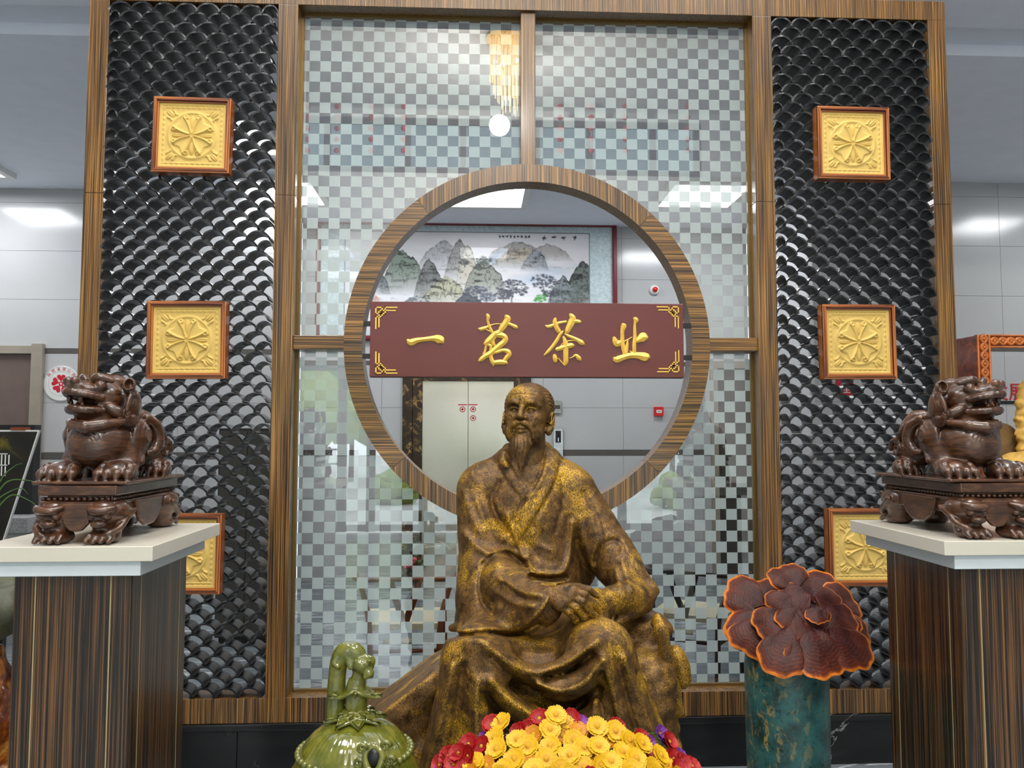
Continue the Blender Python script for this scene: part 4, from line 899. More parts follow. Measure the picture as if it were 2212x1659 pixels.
c.box((0, 0, -0.004), (0.135, 0.225, 0.012), 0.003, 0.003)
HB = np.array([0.004, -0.098, 0.236]); RB = rotz(-0.58) @ rotx(-0.10); HF = np.array([1.22, 1.0, 1.32])
hp = lambda x, y, z: HB+RB @ (np.array([x, y, z])*HF)
def hE(p, r, k=0.006, cut=False, R=None): c.ell(hp(*p), np.array(r)*HF, k, R=RB if R is None else RB @ R, cut=cut)
def hC(P, r, k=0.005, cut=False, n=0): c.chain([hp(*p) for p in P], np.array(r)*1.15, k, cut, n)
hE((0, 0.0, 0.012), (0.050, 0.062, 0.042), 0.01); hE((0, -0.060, 0.022), (0.040, 0.050, 0.024), 0.012); hE((0, -0.030, -0.026), (0.040, 0.055, 0.022), 0.012)
hE((0, -0.095, 0.028), (0.030, 0.024, 0.019), 0.008); hE((0, -0.075, -0.002), (0.036, 0.055, 0.013), 0.004, cut=True)
hC([(-0.034, -0.03, -0.02), (-0.032, -0.075, -0.022), (0, -0.098, -0.020), (0.032, -0.075, -0.022), (0.034, -0.03, -0.02)], [0.011, 0.010, 0.011, 0.010, 0.011], 0.005, n=3)
hC([(0, -0.03, -0.014), (0, -0.075, -0.013)], [0.015, 0.011], 0.004)
hC([(-0.040, -0.04, 0.008), (-0.036, -0.085, 0.012), (0, -0.116, 0.016), (0.036, -0.085, 0.012), (0.040, -0.04, 0.008)], [0.008, 0.008, 0.009, 0.008, 0.008], 0.004, n=3)
for s in (-1, 1):
    hE((s*0.014, -0.108, 0.040), (0.012, 0.014, 0.011), 0.003); hE((s*0.032, -0.040, 0.036), (0.015, 0.017, 0.014), 0.003); hC([(s*0.014, -0.055, 0.050), (s*0.032, -0.050, 0.056), (s*0.050, -0.022, 0.050)], [0.007, 0.010, 0.007], 0.003, n=3)
    hE((s*0.034, -0.048, 0.037), (0.009, 0.009, 0.009), 0.002)
    hC([(s*0.024, -0.090, 0.006), (s*0.024, -0.092, -0.006)], [0.007, 0.003], 0.002); hC([(s*0.022, -0.082, -0.012), (s*0.022, -0.084, 0.0)], [0.006, 0.003], 0.002)
    hC([(s*0.045, -0.015, -0.010), (s*0.056, 0.010, -0.020), (s*0.058, 0.040, -0.022)], [0.012, 0.014, 0.008], 0.005, n=3)
    EF = rotz(s*0.55)
    hE((s*0.066, 0.046, -0.008), (0.012, 0.046, 0.044), 0.004, R=EF)                        # fan ear
    for k_ in range(6): hC([(s*(0.066+0.012), 0.005+0.010*k_, -0.030+0.002*k_), (s*0.084, 0.028+0.011*k_, 0.0), (s*0.076, 0.028+0.010*k_, 0.032)], 0.0042, 0.003, cut=True, n=2)
    hE((s*0.060, 0.028, 0.043), (0.014, 0.026, 0.020), 0.004, R=EF); hE((s*0.068, 0.020, 0.046), (0.008, 0.018, 0.012), 0.003, R=EF, cut=True)
hC([(0, 0.005, 0.050), (0, 0.04, 0.050), (0.002, 0.065, 0.036), (0.002, 0.075, 0.010)], [0.018, 0.022, 0.020, 0.016], 0.01, n=3)
for k_ in range(5): hC([(-0.035, 0.03+0.012*k_, 0.04-0.012*k_), (0, 0.045+0.012*k_, 0.056-0.010*k_), (0.035, 0.03+0.012*k_, 0.04-0.012*k_)], 0.0025, 0.003, cut=True)
hE((0, -0.01, 0.056), (0.020, 0.030, 0.014), 0.008)
prx = lambda x, y, z: (x, z+0*x); prs = lambda x, y, z: (y+0*x, z+0*x)
for q in (0.016, 0.026, 0.036): c.relief([(q*math.cos(w), 0.118+q*math.sin(w)) for w in np.linspace(0.2, PI-0.2, 12)], -0.0022, 0.0020, -0.24, -0.12, prx)
for i in range(6): c.relief([(-0.055+0.006*i, 0.072-0.004*i), (0, 0.060-0.006*i), (0.055-0.006*i, 0.072-0.004*i)], -0.0018, 0.0018, -0.24, -0.11, prx)
for i in range(7): c.relief([(0.06+0.013*i, 0.165-0.008*i), (0.075+0.013*i, 0.14-0.010*i), (0.078+0.013*i, 0.115-0.010*i)], -0.0022, 0.0022, 0.04, 0.2, prs)
for i in range(5): c.relief([(-0.04+0.011*i, 0.052), (-0.052+0.012*i, 0.085), (-0.045+0.010*i, 0.11)], -0.0018, 0.0018, -0.06, 0.03, prs)
c.plane((0, 0, -0.002), (0, 0, -1), 0.001)
VP_, FP_ = c.net()
# stand: one lion-claw foot is sculpted, the rest is joinery
c = Clay((-0.08, -0.09, -0.002), (0.09, 0.10, 0.135), 0.0036)
c.ell((0, 0, 0.088), (0.052, 0.058, 0.042), 0.02).ell((0.0, 0.0, 0.05), (0.036, 0.038, 0.045), 0.02).ell((-0.004, -0.014, 0.018), (0.040, 0.044, 0.022), 0.01)
c.chain([(-0.030, -0.046, 0.105), (-0.010, -0.062, 0.095), (0.02, -0.058, 0.098), (0.035, -0.045, 0.105)], [0.006, 0.010, 0.010, 0.006], 0.006, n=3)
c.ell((-0.018, -0.052, 0.078), (0.011, 0.010, 0.009), 0.003); c.ell((0.018, -0.052, 0.078), (0.011, 0.010, 0.009), 0.003); c.ell((0, -0.055, 0.058), (0.020, 0.016, 0.012), 0.006)
for i in range(4): c.cap(((i-1.5)*0.018, -0.045, 0.022), ((i-1.5)*0.019, -0.060, 0.010), 0.010, 0.007, 0.003)
c.chain([(0.02, -0.05, 0.03), (0.042, -0.03, 0.045), (0.046, 0.0, 0.07), (0.05, 0.03, 0.09)], 0.008, 0.006, n=3)
c.plane((0, 0, 0.001), (0, 0, -1), 0.001)
VF, FF = c.net()
SWX, SLY, SH_ = 0.118, 0.245, 0.165     # half width, half length, height of the stand
def beast(s, label):
    ped, xi, ym = p_l if s < 0 else p_r
    x0 = xi+s*(0.235 if s < 0 else 0.195); y0 = ym-0.012
    loc = (x0, y0, ZP); t = thing('beast_carving', label, 'carving', loc)
    sc = 1.0; f = 1.0 if s < 0 else -1.0
    def place(V, F, name, off, parent, mir_):
        V = V.copy(); V[:, 0] *= mir_; F2 = F[:, ::-1] if mir_ < 0 else F
        return link(name, np_mesh(name, V+np.array(off), F2), parent, 'rosewood')
    place(VP_, FP_, 'beast', (0, 0, SH_+0.004), t, f)
    W_, L_ = SWX, SLY; st = B(); zc = ZP
    def sb(name, hx, hy, za, zb, bev=0.003): return B().box(x0-hx, x0+hx, y0-hy, y0+hy, zc+za, zc+zb).build(name, 'rosewood', t, bevel=bev)
    sb('top_plate', W_-0.008, L_-0.01, SH_-0.028, SH_); wst = sb('waist', W_-0.026, L_-0.028, SH_-0.045, SH_-0.028); sb('shoulder_moulding', W_-0.012, L_-0.014, SH_-0.056, SH_-0.045, 0.004); ap = sb('apron', W_-0.016, L_-0.018, 0.070, SH_-0.056)
    bd = B(); nb = 13; nl = 26
    for i in range(nb):
        for sy in (-1, 1): bd.ball((x0-W_+0.018+(2*W_-0.036)*i/(nb-1), y0+sy*(L_-0.022), zc+SH_-0.038), (0.0068, 0.006, 0.006), 8, 5)
    for i in range(nl):
        for sx in (-1, 1): bd.ball((x0+sx*(W_-0.020), y0-L_+0.03+(2*L_-0.06)*i/(nl-1), zc+SH_-0.038), (0.006, 0.0068, 0.006), 8, 5)
    o = bd.build('bead_row', 'rosewood', wst, smooth=True); o['kind'] = 'stuff'
    for sx in (-1, 1):
        for sy in (-1, 1):
            V = VF*np.array([1.12, 1.12, 1.0]); V[:, 0] *= sx; F2 = FF[:, ::-1] if sx < 0 else FF
            if sy > 0: V[:, 1] *= -1; F2 = F2[:, ::-1]
            link('claw_foot', np_mesh('claw_foot', V+np.array((sx*(W_-0.048), sy*(L_-0.055), 0)), F2), t, 'rosewood')
    # hanging cloth tongues carved on each face of the apron
    def tongue(cx, cy, hw, axis, sgn, hh=0.06):
        pr = [(-hw, 0.03), (hw, 0.03), (hw*0.92, 0.0), (hw*0.75, -hh*0.55), (hw*0.35, -hh*0.95), (0, -hh), (-hw*0.35, -hh*0.95), (-hw*0.75, -hh*0.55), (-hw*0.92, 0.0)]
        m = B()
        if axis == 'y': m.prism([(cx+a, zc+0.085+b) for a, b in pr], cy+sgn*0.012, cy-0.002*sgn, 'y')
        else: m.prism([(cy+a, zc+0.085+b) for a, b in pr], cx+sgn*0.012, cx-0.002*sgn, 'x')
        m.build('carved_tongue', 'rosewood', ap, bevel=0.005, seg=3)
    tongue(x0, y0-L_+0.018, 0.048, 'y', -1, 0.05); tongue(x0, y0+L_-0.018, 0.048, 'y', 1, 0.05); tongue(x0+W_-0.016, y0, 0.10, 'x', 1, 0.055); tongue(x0-W_+0.016, y0, 0.10, 'x', -1, 0.055)
beast(-1, 'brown carved wooden mythical beast on a stand, head turned towards the badge wall'); beast(1, 'brown carved wooden mythical beast on a stand, head turned towards the carved orange frame')
# ================================================================== vase with a lingzhi mushroom cluster
t = NT('mottled_glaze'); v = t.coord('Object'); n1 = t.noise(v, 9, 5, 0.6); n2 = t.noise(t.coord('Object', (1, 1, 0.55)), 34, 5, 0.7, 0.6); n3 = t.noise(v, 60, 3)
c1 = t.ramp(n1, [(0.35, srgb(26, 46, 44)), (0.55, srgb(44, 92, 92)), (0.7, srgb(66, 104, 92))]); sp = t.ramp(n2, [(0.52, (0, 0, 0, 1)), (0.62, (1, 1, 1, 1))])
sep = t.n('SeparateXYZ', Vector=v); sidem = t.n('MapRange', Value=sep.outputs[0]); sidem.inputs[1].default_value = 0.05; sidem.inputs[2].default_value = -0.13; sidem.inputs[3].default_value = 0.15; sidem.inputs[4].default_value = 1.0
sm = t.n('Math', _operation='MULTIPLY', i0=sp, i1=sidem.outputs[0])
c2 = t.mix(sm.outputs[0], c1, srgb(150, 128, 72)); dk = t.ramp(n3, [(0.30, (0.35, 0.35, 0.35, 1)), (0.42, (1, 1, 1, 1))])
t.set(Base__Color=t.mix(1.0, c2, dk, 'MULTIPLY'), Roughness=0.42); t.bump(n2, 0.5, 0.004); MT['mottled_glaze'] = t.m
VY = -0.95
vx = at(1701, 1600, VY)[0]; vr = (at(1787, 1600, VY)[0]-at(1615, 1600, VY)[0])/2; vt = at(1700, 1405, VY)[2]
prof = [(0.0, 0.0), (vr*0.82, 0.0), (vr*0.86, 0.01), (vr*0.93, 0.15), (vr*0.985, 0.4), (vr, vt-0.25), (vr, vt-0.05), (vr*0.97, vt-0.012), (vr*0.88, vt), (vr*0.84, vt-0.015), (vr*0.84, vt-0.3), (0.0, vt-0.3)]
vz = thing('cylinder_vase', 'tall teal mottled cylinder vase holding the mushroom cluster', 'vase', (vx, VY, 0))
B().lathe(prof[1:-4], (vx, VY, 0), 48, fn=lambda r, z, a: r*(1+0.006*math.sin(3*a+5*z))).build('vase_body', 'mottled_glaze', vz, auto=0.9)
B().lathe([(vr*0.985, vt-0.02), (vr*0.9, vt+0.004), (vr*0.80, vt-0.004), (vr*0.6, vt-0.02)], (vx, VY, 0), 40).build('rim', 'mottled_glaze', vz, smooth=True)

t = NT('lingzhi_cap'); at_ = t.n('Attribute', _attribute_name='rad'); v = t.coord('Object'); nz = t.noise(v, 45, 4); rr = at_.outputs['Fac']
wob = t.n('Math', _operation='MULTIPLY_ADD', i0=nz, i1=0.10, i2=rr)
col = t.ramp(wob.outputs[0], [(0.0, srgb(70, 18, 15)), (0.45, srgb(66, 24, 18)), (0.72, srgb(80, 36, 25)), (0.95, srgb(92, 40, 23)), (1.01, srgb(150, 70, 18)), (1.07, srgb(196, 112, 30))])
wv = t.n('Math', _operation='SINE', i0=t.n('Math', _operation='MULTIPLY', i0=wob.outputs[0], i1=85.0).outputs[0])
zon = t.ramp(wv.outputs[0], [(0.0, (0.6, 0.58, 0.6, 1)), (0.6, (1.05, 1, 1, 1))]); gateo = t.ramp(rr, [(0.86, (1, 1, 1, 1)), (0.95, (0, 0, 0, 1))])
zz = t.mix(gateo, (1, 1, 1, 1), zon); bl = t.ramp(t.noise(v, 22, 4), [(0.35, (0.6, 0.55, 0.55, 1)), (0.65, (1.15, 1.1, 1.1, 1))])
t.set(Base__Color=t.mix(1.0, t.mix(1.0, col, zz, 'MULTIPLY'), bl, 'MULTIPLY'), Roughness=0.45, Coat__Weight=0.0, Specular__IOR__Level=0.25); t.bump(t.noise(v, 110, 4, 0.6, 0.4), 0.5, 0.004); MT['lingzhi_cap'] = t.m
mcx = at(1722, 1380, VY); mush = thing('lingzhi_cluster', 'cluster of dark red lingzhi mushroom caps with orange rims on the teal vase', 'mushroom', (mcx[0], VY, vt-0.05))
def cap_mesh(C, out, nrm, R, spread, thick, seed):
    'fan shaped bracket: C attachment point, out = growing direction, nrm = upper side normal'
    rnd = random.Random(seed); out = np.array(out, float); nrm = np.array(nrm, float); nrm /= np.linalg.norm(nrm); out -= nrm*(out@nrm); out /= np.linalg.norm(out); sd = np.cross(out, nrm)
    na, nr = 40, 11; ph = [rnd.uniform(0, 6.3) for _ in range(5)]; V = []; rad = []
    for side in (0, 1):
        for j in range(nr+1):
            f = j/nr
            for i in range(na+1):
                a = -spread+2*spread*i/na; e = i/na*2-1
                edge = R*(0.86+0.14*math.cos(a*0.9))*(1+0.05*math.sin(3*a+ph[0])+0.035*math.sin(7*a+ph[1])+0.02*math.sin(17*a+ph[2]))*(1-0.32*abs(e)**5)
                rr_ = edge*f
                up = 0.10*R*math.sin(f*PI*0.55)-0.16*R*f*f+0.018*R*math.sin(9*f+ph[3])*f+0.045*R*f*math.sin(4*a+ph[4])
                tk = thick*(0.35+0.65*(1-f**4))*(1 if f < 1 else 0.0)
                if side: up -= tk
                V.append(np.array(C)+out*(rr_*math.cos(a))+sd*(rr_*math.sin(a))+nrm*up); rad.append(min(1.0, f) if not side else 1.05)
    k = na+1; o = (nr+1)*k; F = []
    for j in range(nr):
        for i in range(na):
            F.append((j*k+i, j*k+i+1, (j+1)*k+i+1, (j+1)*k+i)); F.append((o+j*k+i, o+(j+1)*k+i, o+(j+1)*k+i+1, o+j*k+i+1))
    for j in range(nr): F.append((j*k, (j+1)*k, o+(j+1)*k, o+j*k)); F.append((j*k+na, o+j*k+na, o+(j+1)*k+na, (j+1)*k+na))
    L = np.array(mush.location); me = np_mesh('cap', np.array(V), np.array(F), loc=L)
    at2 = me.attributes.new('rad', 'FLOAT', 'POINT'); at2.data.foreach_set('value', np.array(rad, np.float32)); return me
CAPS = [  # tip-region centre px, direction (deg, image plane, 0 = right, 90 = down), radius px, spread, depth offset
    (1695, 1300, 255, 78, 1.0, 0.09), (1640, 1300, 215, 78, 0.95, 0.07), (1760, 1290, 285, 84, 1.1, 0.09), (1800, 1310, 330, 74, 1.0, 0.06),
    (1660, 1330, 165, 96, 0.75, 0.01), (1640, 1335, 195, 66, 0.7, 0.03), (1655, 1345, 128, 92, 0.8, -0.02), (1700, 1365, 112, 96, 0.72, -0.05),
    (1755, 1370, 88, 92, 1.0, -0.06), (1800, 1368, 55, 92, 0.85, -0.05), (1805, 1350, 22, 92, 0.8, -0.03),
    (1690, 1330, 140, 68, 1.05, -0.07), (1720, 1320, 120, 54, 1.0, -0.08), (1790, 1320, 60, 66, 1.2, -0.06), (1720, 1330, 75, 52, 0.85, -0.09), (1705, 1290, 160, 50, 0.9, -0.05),
    (1745, 1285, 190, 62, 1.1, -0.03), (1720, 1262, 250, 60, 1.2, 0.02), (1770, 1290, 20, 58, 1.1, -0.04), (1740, 1352, 150, 40, 0.9, -0.10), (1765, 1350, 100, 44, 0.9, -0.10), (1825, 1335, 40, 42, 0.9, -0.05), (1765, 1315, 95, 34, 1.2, -0.11), (1735, 1385, 92, 66, 1.05, -0.075), (1690, 1392, 105, 62, 0.9, -0.06)]
for i, (u, w, ang, R, sp_, dy) in enumerate(CAPS):
    low = math.sin(math.radians(ang)) > 0.3 and w > 1360
    C = at(u, w, VY+dy-(0.07 if low else 0)); a = math.radians(ang); R_m = R*(0.97 if low else 1.0)/575
    ex, ez = math.cos(a), -math.sin(a)                # image direction
    out = np.array([ex, -0.55 if ez < 0.2 else 0.25, ez]); dist = math.hypot(u-1722, w-1335)
    nrm = np.array([ex*0.22, -0.86, 0.62-ez*-0.0])+np.array([0, 0, 0.15*(ez)])
    if ez < -0.3: nrm = np.array([ex*0.28, -0.78, 0.55]); out = np.array([ex, -0.15, ez])
    C = C-out/np.linalg.norm(out)*R_m*0.15
    link('cap', cap_mesh(C, out, nrm, R_m*1.12, sp_, 0.016+0.010*(R > 80), i), mush, 'lingzhi_cap')
cm = B(); cm.ball((mcx[0], VY+0.06, mcx[2]+0.02), (0.17, 0.10, 0.11), 20, 12); cm.build('cluster_heart', 'lingzhi_cap', mush, smooth=True)
cm = B(); cm.tube([(vx, VY, vt-0.05), (vx+0.01, VY+0.02, vt+0.03), (mcx[0], VY+0.05, mcx[2])], [0.10, 0.09, 0.10], 14); cm.build('stem', 'lingzhi_cap', mush, smooth=True)

# ================================================================== green glazed ewer
t = NT('celadon'); v = t.coord('Object'); n1 = t.noise(v, 11, 4); geo = t.n('NewGeometry')
pc = t.ramp(t.noise(v, 34, 3), [(0.3, srgb(84, 88, 24)), (0.5, srgb(98, 100, 32)), (0.7, srgb(122, 120, 48))])
nn = t.ramp(n1, [(0.3, (0.8, 0.86, 0.75, 1)), (0.7, (1.12, 1.08, 1.0, 1))])
t.set(Base__Color=t.mix(1.0, pc, nn, 'MULTIPLY'), Roughness=0.12, Coat__Weight=0.8, Coat__Roughness=0.03); t.bump(t.noise(v, 90, 2), 0.06, 0.002); MT['celadon'] = t.m
TY = -1.72; tc = at(768, 1560, TY); tx, tz = tc[0], tc[2]; PX = 1.0/ (FPX/ (TY-CAM[1]))        # metres per photo pixel at that depth
ew = thing('ewer', 'olive green glazed ceramic ewer with looped handle and bird head', 'teapot', (tx, TY, tz-0.42))
RB_ = 138*PX
prof = [(0.35*RB_, -0.36), (0.50*RB_, -0.355), (0.62*RB_, -0.33), (0.95*RB_, -0.26), (1.02*RB_, -0.19), (1.0*RB_, -0.14), (0.90*RB_, -0.095), (0.80*RB_, -0.062), (0.66*RB_, -0.030), (0.48*RB_, -0.008), (0.28*RB_, 0.006), (0.18*RB_, 0.012)]
prof = [tuple(q) for q in spline(prof, 4)]
def ribs(r, z, a):
    g = 1.0
    if -0.066 < z < -0.012: g = 1-0.022*max(0, math.cos(52*a))**6*min(1, (z+0.066)/0.01)
    if z < -0.069: g = 0.985
    if z < -0.11: g = 1+0.012*math.sin(5*a+40*z)*math.sin(60*z)
    return r*g
B().lathe(prof, (tx, TY, tz), 192, fn=ribs).build('pot_body', 'celadon', ew, smooth=True)
beads = B()
for i in range(44):
    a = 2*PI*i/44; r = 0.845*RB_; beads.ball((tx+r*math.cos(a), TY+r*math.sin(a), tz-0.070), 0.0085, 10, 7)
o = beads.build('bead_row', 'celadon', ew, smooth=True); o['kind'] = 'stuff'
nb = B()
for i in range(18):
    a = 2*PI*i/18; r = 24*PX; nb.ball((tx+r*math.cos(a), TY+r*math.sin(a), tz+0.020), 0.0068, 10, 7)
o = nb.build('neck_bead_row', 'celadon', ew, smooth=True); o['kind'] = 'stuff'
def petal(cx, cy, cz, ang, L, Wd, lift, name='lotus_petal', droop=0.3):
    m = B(); nu, nv = 8, 8; V = []
    for side in (0, 1):
        for i in range(nu+1):
            f = i/nu
            for j in range(nv+1):
                e = j/nv*2-1; w = Wd*math.sin(PI*min(1, 0.25+0.75*f)**0.9)*0.9+0.15*Wd*(1-f)
                rr = L*f*(1-0.18*e*e); zz_ = -L*droop*f**1.3+L*lift*max(0.0, f-0.62)**1.5*4+0.10*L*f*e*e+(0.009 if not side else 0)
                V.append((cx+rr*math.cos(ang)-w*e*math.sin(ang), cy+rr*math.sin(ang)+w*e*math.cos(ang), cz+zz_))
    k = nv+1; o = (nu+1)*k; F = []
    for i in range(nu):
        for j in range(nv): F += [(i*k+j, i*k+j+1, (i+1)*k+j+1, (i+1)*k+j), (o+i*k+j, o+(i+1)*k+j, o+(i+1)*k+j+1, o+i*k+j+1)]
    for i in range(nu): F += [(i*k, (i+1)*k, o+(i+1)*k, o+i*k), (i*k+nv, o+i*k+nv, o+(i+1)*k+nv, (i+1)*k+nv)]
    for j in range(nv): F += [(j, o+j, o+j+1, j+1), (nu*k+j, nu*k+j+1, o+nu*k+j+1, o+nu*k+j)]
    m.add(V, F); m.build(name, 'celadon', ew, smooth=True)
for i in range(8): petal(tx, TY, tz+0.020, 2*PI*i/8+0.25, 66*PX, 28*PX, 0.05, droop=0.25)
for i in range(8): petal(tx, TY, tz+0.030, 2*PI*(i+.5)/8+0.25, 44*PX, 18*PX, 0.06, droop=0.24)
EP = lambda x, y, dy=0.0: at(x, y, TY+dy)
nk = spline([(20*PX, 0.0), (20.5*PX, 0.02), (22*PX, 0.045), (22*PX, 0.075), (20*PX, 0.095), (15*PX, 0.115)], 4)
B().lathe([tuple(q) for q in nk], (tx, TY, tz), 28).build('neck', 'celadon', ew, smooth=True)
for ang in (PI+0.30, -0.20, -1.45): petal(tx, TY, tz+0.086, ang, (58 if ang != -1.45 else 34)*PX, (24 if ang != -1.45 else 14)*PX, 0.26, 'flared_leaf', droop=0.50)
# bird head and handle, sculpted in one go
lo = EP(690, 1570, -0.08); hi = EP(850, 1378, 0.08); c = Clay(np.minimum(lo, hi)-0.01, np.maximum(lo, hi)+0.01, 0.0026)
c.chain([EP(774, 1545), EP(772, 1510), EP(772, 1478), EP(776, 1452, -0.004)], [0.026, 0.024, 0.020, 0.017], 0.01)
c.ell(EP(783, 1434, -0.012), (0.026, 0.032, 0.021), 0.008); c.chain([EP(790, 1440, -0.02), EP(797, 1455, -0.03), EP(790, 1462, -0.034)], [0.017, 0.012, 0.007], 0.006)
for s in (-1, 1):
    c.ell(EP(783+s*12, 1432, -0.03), (0.009, 0.008, 0.009), 0.003); c.ell(EP(783+s*14, 1428, -0.036), 0.0045, 0.002)
    c.chain([EP(783+s*6, 1418, -0.01), EP(783+s*22, 1425, -0.005), EP(783+s*18, 1448, -0.004)], [0.006, 0.007, 0.005], 0.003, n=3)
for k_ in range(4): c.chain([EP(758+k_*7, 1440-k_*5, -0.015+k_*0.004), EP(748+k_*7, 1412-k_*3, -0.008), EP(735+k_*6, 1405, 0.01)], [0.009, 0.009, 0.008], 0.004, n=4)
c.chain([EP(775, 1412, 0.0), EP(755, 1402, 0.004), EP(738, 1415, 0.008), EP(730, 1445, 0.01), EP(726, 1500, 0.012), EP(724, 1566, 0.012)], [0.019, 0.021, 0.021, 0.021, 0.0225, 0.024], 0.008, n=4)
c.chain([EP(726, 1420, -0.01), EP(722, 1432, -0.012), EP(730, 1440, -0.016)], 0.007, 0.004)
V, F = c.net(); link('bird_head_handle', np_mesh('handle', V, F, loc=ew.location), ew, 'celadon')
# spout mouth on the front
hp_ = EP(807, 1640, -0.165); m = B(); ring = []
for i in range(25):
    a = 2*PI*i/24; ring.append((hp_[0]+0.021*math.cos(a)*(1+0.1*math.sin(3*a)), hp_[1]+0.010*math.sin(a)-0.004*math.cos(a), hp_[2]+0.026*math.sin(a)))
m.tube(ring, 0.0085, 10, cap=False); lip_ = m.build('spout_lip', 'celadon', ew, smooth=True)
m = B(); m.ball((hp_[0]+0.002, hp_[1]+0.004, hp_[2]), (0.019, 0.012, 0.024), 16, 10); m.build('spout_hole', 'black_plastic', lip_, smooth=True)  # black ball stands in for the shade inside the spout
for s, (u, w) in enumerate([(782, 1618), (832, 1612), (775, 1650), (842, 1644)]):
    q = EP(u, w, -0.158); m = B(); m.tube([(q[0]+(0.014-0.001*i)*math.cos(i*0.8), q[1]-0.002*math.sin(i), q[2]+(0.014-0.001*i)*math.sin(i*0.8)) for i in range(11)], [0.006-0.0003*i for i in range(11)], 8); m.build('mane_curl', 'celadon', ew, smooth=True)
ps = thing('stand_block', 'dark square block stand under the green ewer', 'stand', (tx, TY, 0))
B().box(tx-0.13, tx+0.13, TY-0.13, TY+0.13, 0.02, tz-0.402).build('block', 'pedestal_veneer', ps, bevel=0.004); B().box(tx-0.145, tx+0.145, TY-0.145, TY+0.145, 0, 0.02).build('foot_plate', 'black_marble', ps); B().box(tx-0.14, tx+0.14, TY-0.14, TY+0.14, tz-0.402, tz-0.362).build('top', 'black_marble', ps, bevel=0.004)

# ================================================================== artificial flowers
def petal_mat(name, c0, c1):
    t = NT(name); at3 = t.n('Attribute', _attribute_name='rad'); n = t.noise(t.coord(), 60, 2)
    w = t.n('Math', _operation='MULTIPLY_ADD', i0=n, i1=0.15, i2=at3.outputs['Fac']); t.set(Base__Color=t.ramp(w.outputs[0], [(0.1, c0), (0.7, c1)]), Roughness=0.55, Subsurface__Weight=0.0); MT[name] = t.m
petal_mat('yellow_petal', srgb(176, 106, 2), srgb(214, 166, 4)); petal_mat('red_petal', srgb(96, 3, 6), srgb(160, 10, 12)); petal_mat('purple_petal', srgb(84, 34, 118), srgb(130, 62, 156)); petal_mat('amber_petal', srgb(164, 84, 2), srgb(200, 128, 4))
plain('flower_centre', srgb(210, 158, 8), 0.7, var=0.3, scale=120, bump=0.6); plain('stem_green', srgb(58, 92, 34), 0.6, var=0.2)
def bloom(R, n, layers, wid, cup, seed, mat, name):
    rnd = random.Random(seed); V = []; F = []; rad = []
    for ly in range(layers):
        Rl = R*(1-0.22*ly)
        for i in range(n):
            a = 2*PI*(i+0.5*ly)/n+rnd.uniform(-.08, .08); o = len(V); L = Rl*rnd.uniform(0.92, 1.05); cu = cup*(1+0.5*ly)+rnd.uniform(-.05, .05)
            for (f, w_) in ((0.10, 0.30), (0.35, 0.75), (0.65, 1.0), (0.88, 0.92), (1.0, 0.45)):
                for e in (-1, 0, 1):
                    w = wid*Rl*w_*e*0.5; zz_ = cu*Rl*f*f*0.6+0.10*R*ly*0.5-0.05*R*f+(0.03*R if e else 0)
                    ff = f-(0.07 if (e == 0 and f == 1.0) else 0)
                    V.append((L*ff*math.cos(a)-w*math.sin(a), L*ff*math.sin(a)+w*math.cos(a), zz_)); rad.append(f)
            F += [(o+r*3+k, o+r*3+k+1, o+(r+1)*3+k+1, o+(r+1)*3+k) for r in range(4) for k in range(2)]
    me = np_mesh(name, np.array(V), np.array(F)); q = me.attributes.new('rad', 'FLOAT', 'POINT'); q.data.foreach_set('value', np.array(rad, np.float32)); me.materials.append(MT[mat]); return me
def fl_centre(r): m = B().ball((0, 0, 0.15*r), (r, r, 0.6*r), 12, 6).mesh('centre', smooth=True); m.materials.append(MT['flower_centre']); return m
def fl_stem(L, seed):
    rnd = random.Random(seed); m = B(); m.tube([(0, 0, -0.002), (0.004, 0.003, -L*0.5), (0.0, 0.006, -L)], 0.0018, 6)
    for i in range(7):
        a = rnd.uniform(0, 6.28); z = -L*rnd.uniform(0.12, 0.7); l = rnd.uniform(0.018, 0.03); dx, dy = math.cos(a), math.sin(a)
        m.add([(0, 0, z), (dx*l*.5-dy*.004, dy*l*.5+dx*.004, z+.010), (dx*l, dy*l, z+.012), (dx*l*.5+dy*.004, dy*l*.5-dx*.004, z+.010)], [(0, 1, 2, 3)])
    me = m.mesh('stem'); me.materials.append(MT['stem_green']); return me
KIND = {'y': [bloom(0.034, 15, 2, 0.44, 0.22, i, 'yellow_petal', 'petals') for i in range(3)], 'a': [bloom(0.031, 15, 2, 0.44, 0.26, 9+i, 'amber_petal', 'petals') for i in range(2)],
        'r': [bloom(0.031, 9, 2, 0.85, 0.5, 20+i, 'red_petal', 'petals') for i in range(3)], 'p': [bloom(0.024, 6, 2, 0.9, 0.9, 30+i, 'purple_petal', 'petals') for i in range(2)]}
CEN = {'y': fl_centre(0.0085), 'a': fl_centre(0.0085), 'r': fl_centre(0.006), 'p': fl_centre(0.005)}; STM = [fl_stem(0.17, i) for i in range(3)]
FLAB = {'y': ('yellow_daisy', 'bright yellow artificial daisy in the bouquet before the statue', 'yellow daisies in the bouquet'), 'a': ('amber_daisy', 'deeper amber yellow artificial daisy in the bouquet before the statue', 'amber daisies in the bouquet'),
        'r': ('red_flower', 'red artificial flower at the fringe of the bouquet before the statue', 'red flowers in the bouquet'), 'p': ('purple_flower', 'small purple artificial flower in the bouquet before the statue', 'purple flowers in the bouquet')}
fy = -1.86; fc = at(1225, 1800, fy)
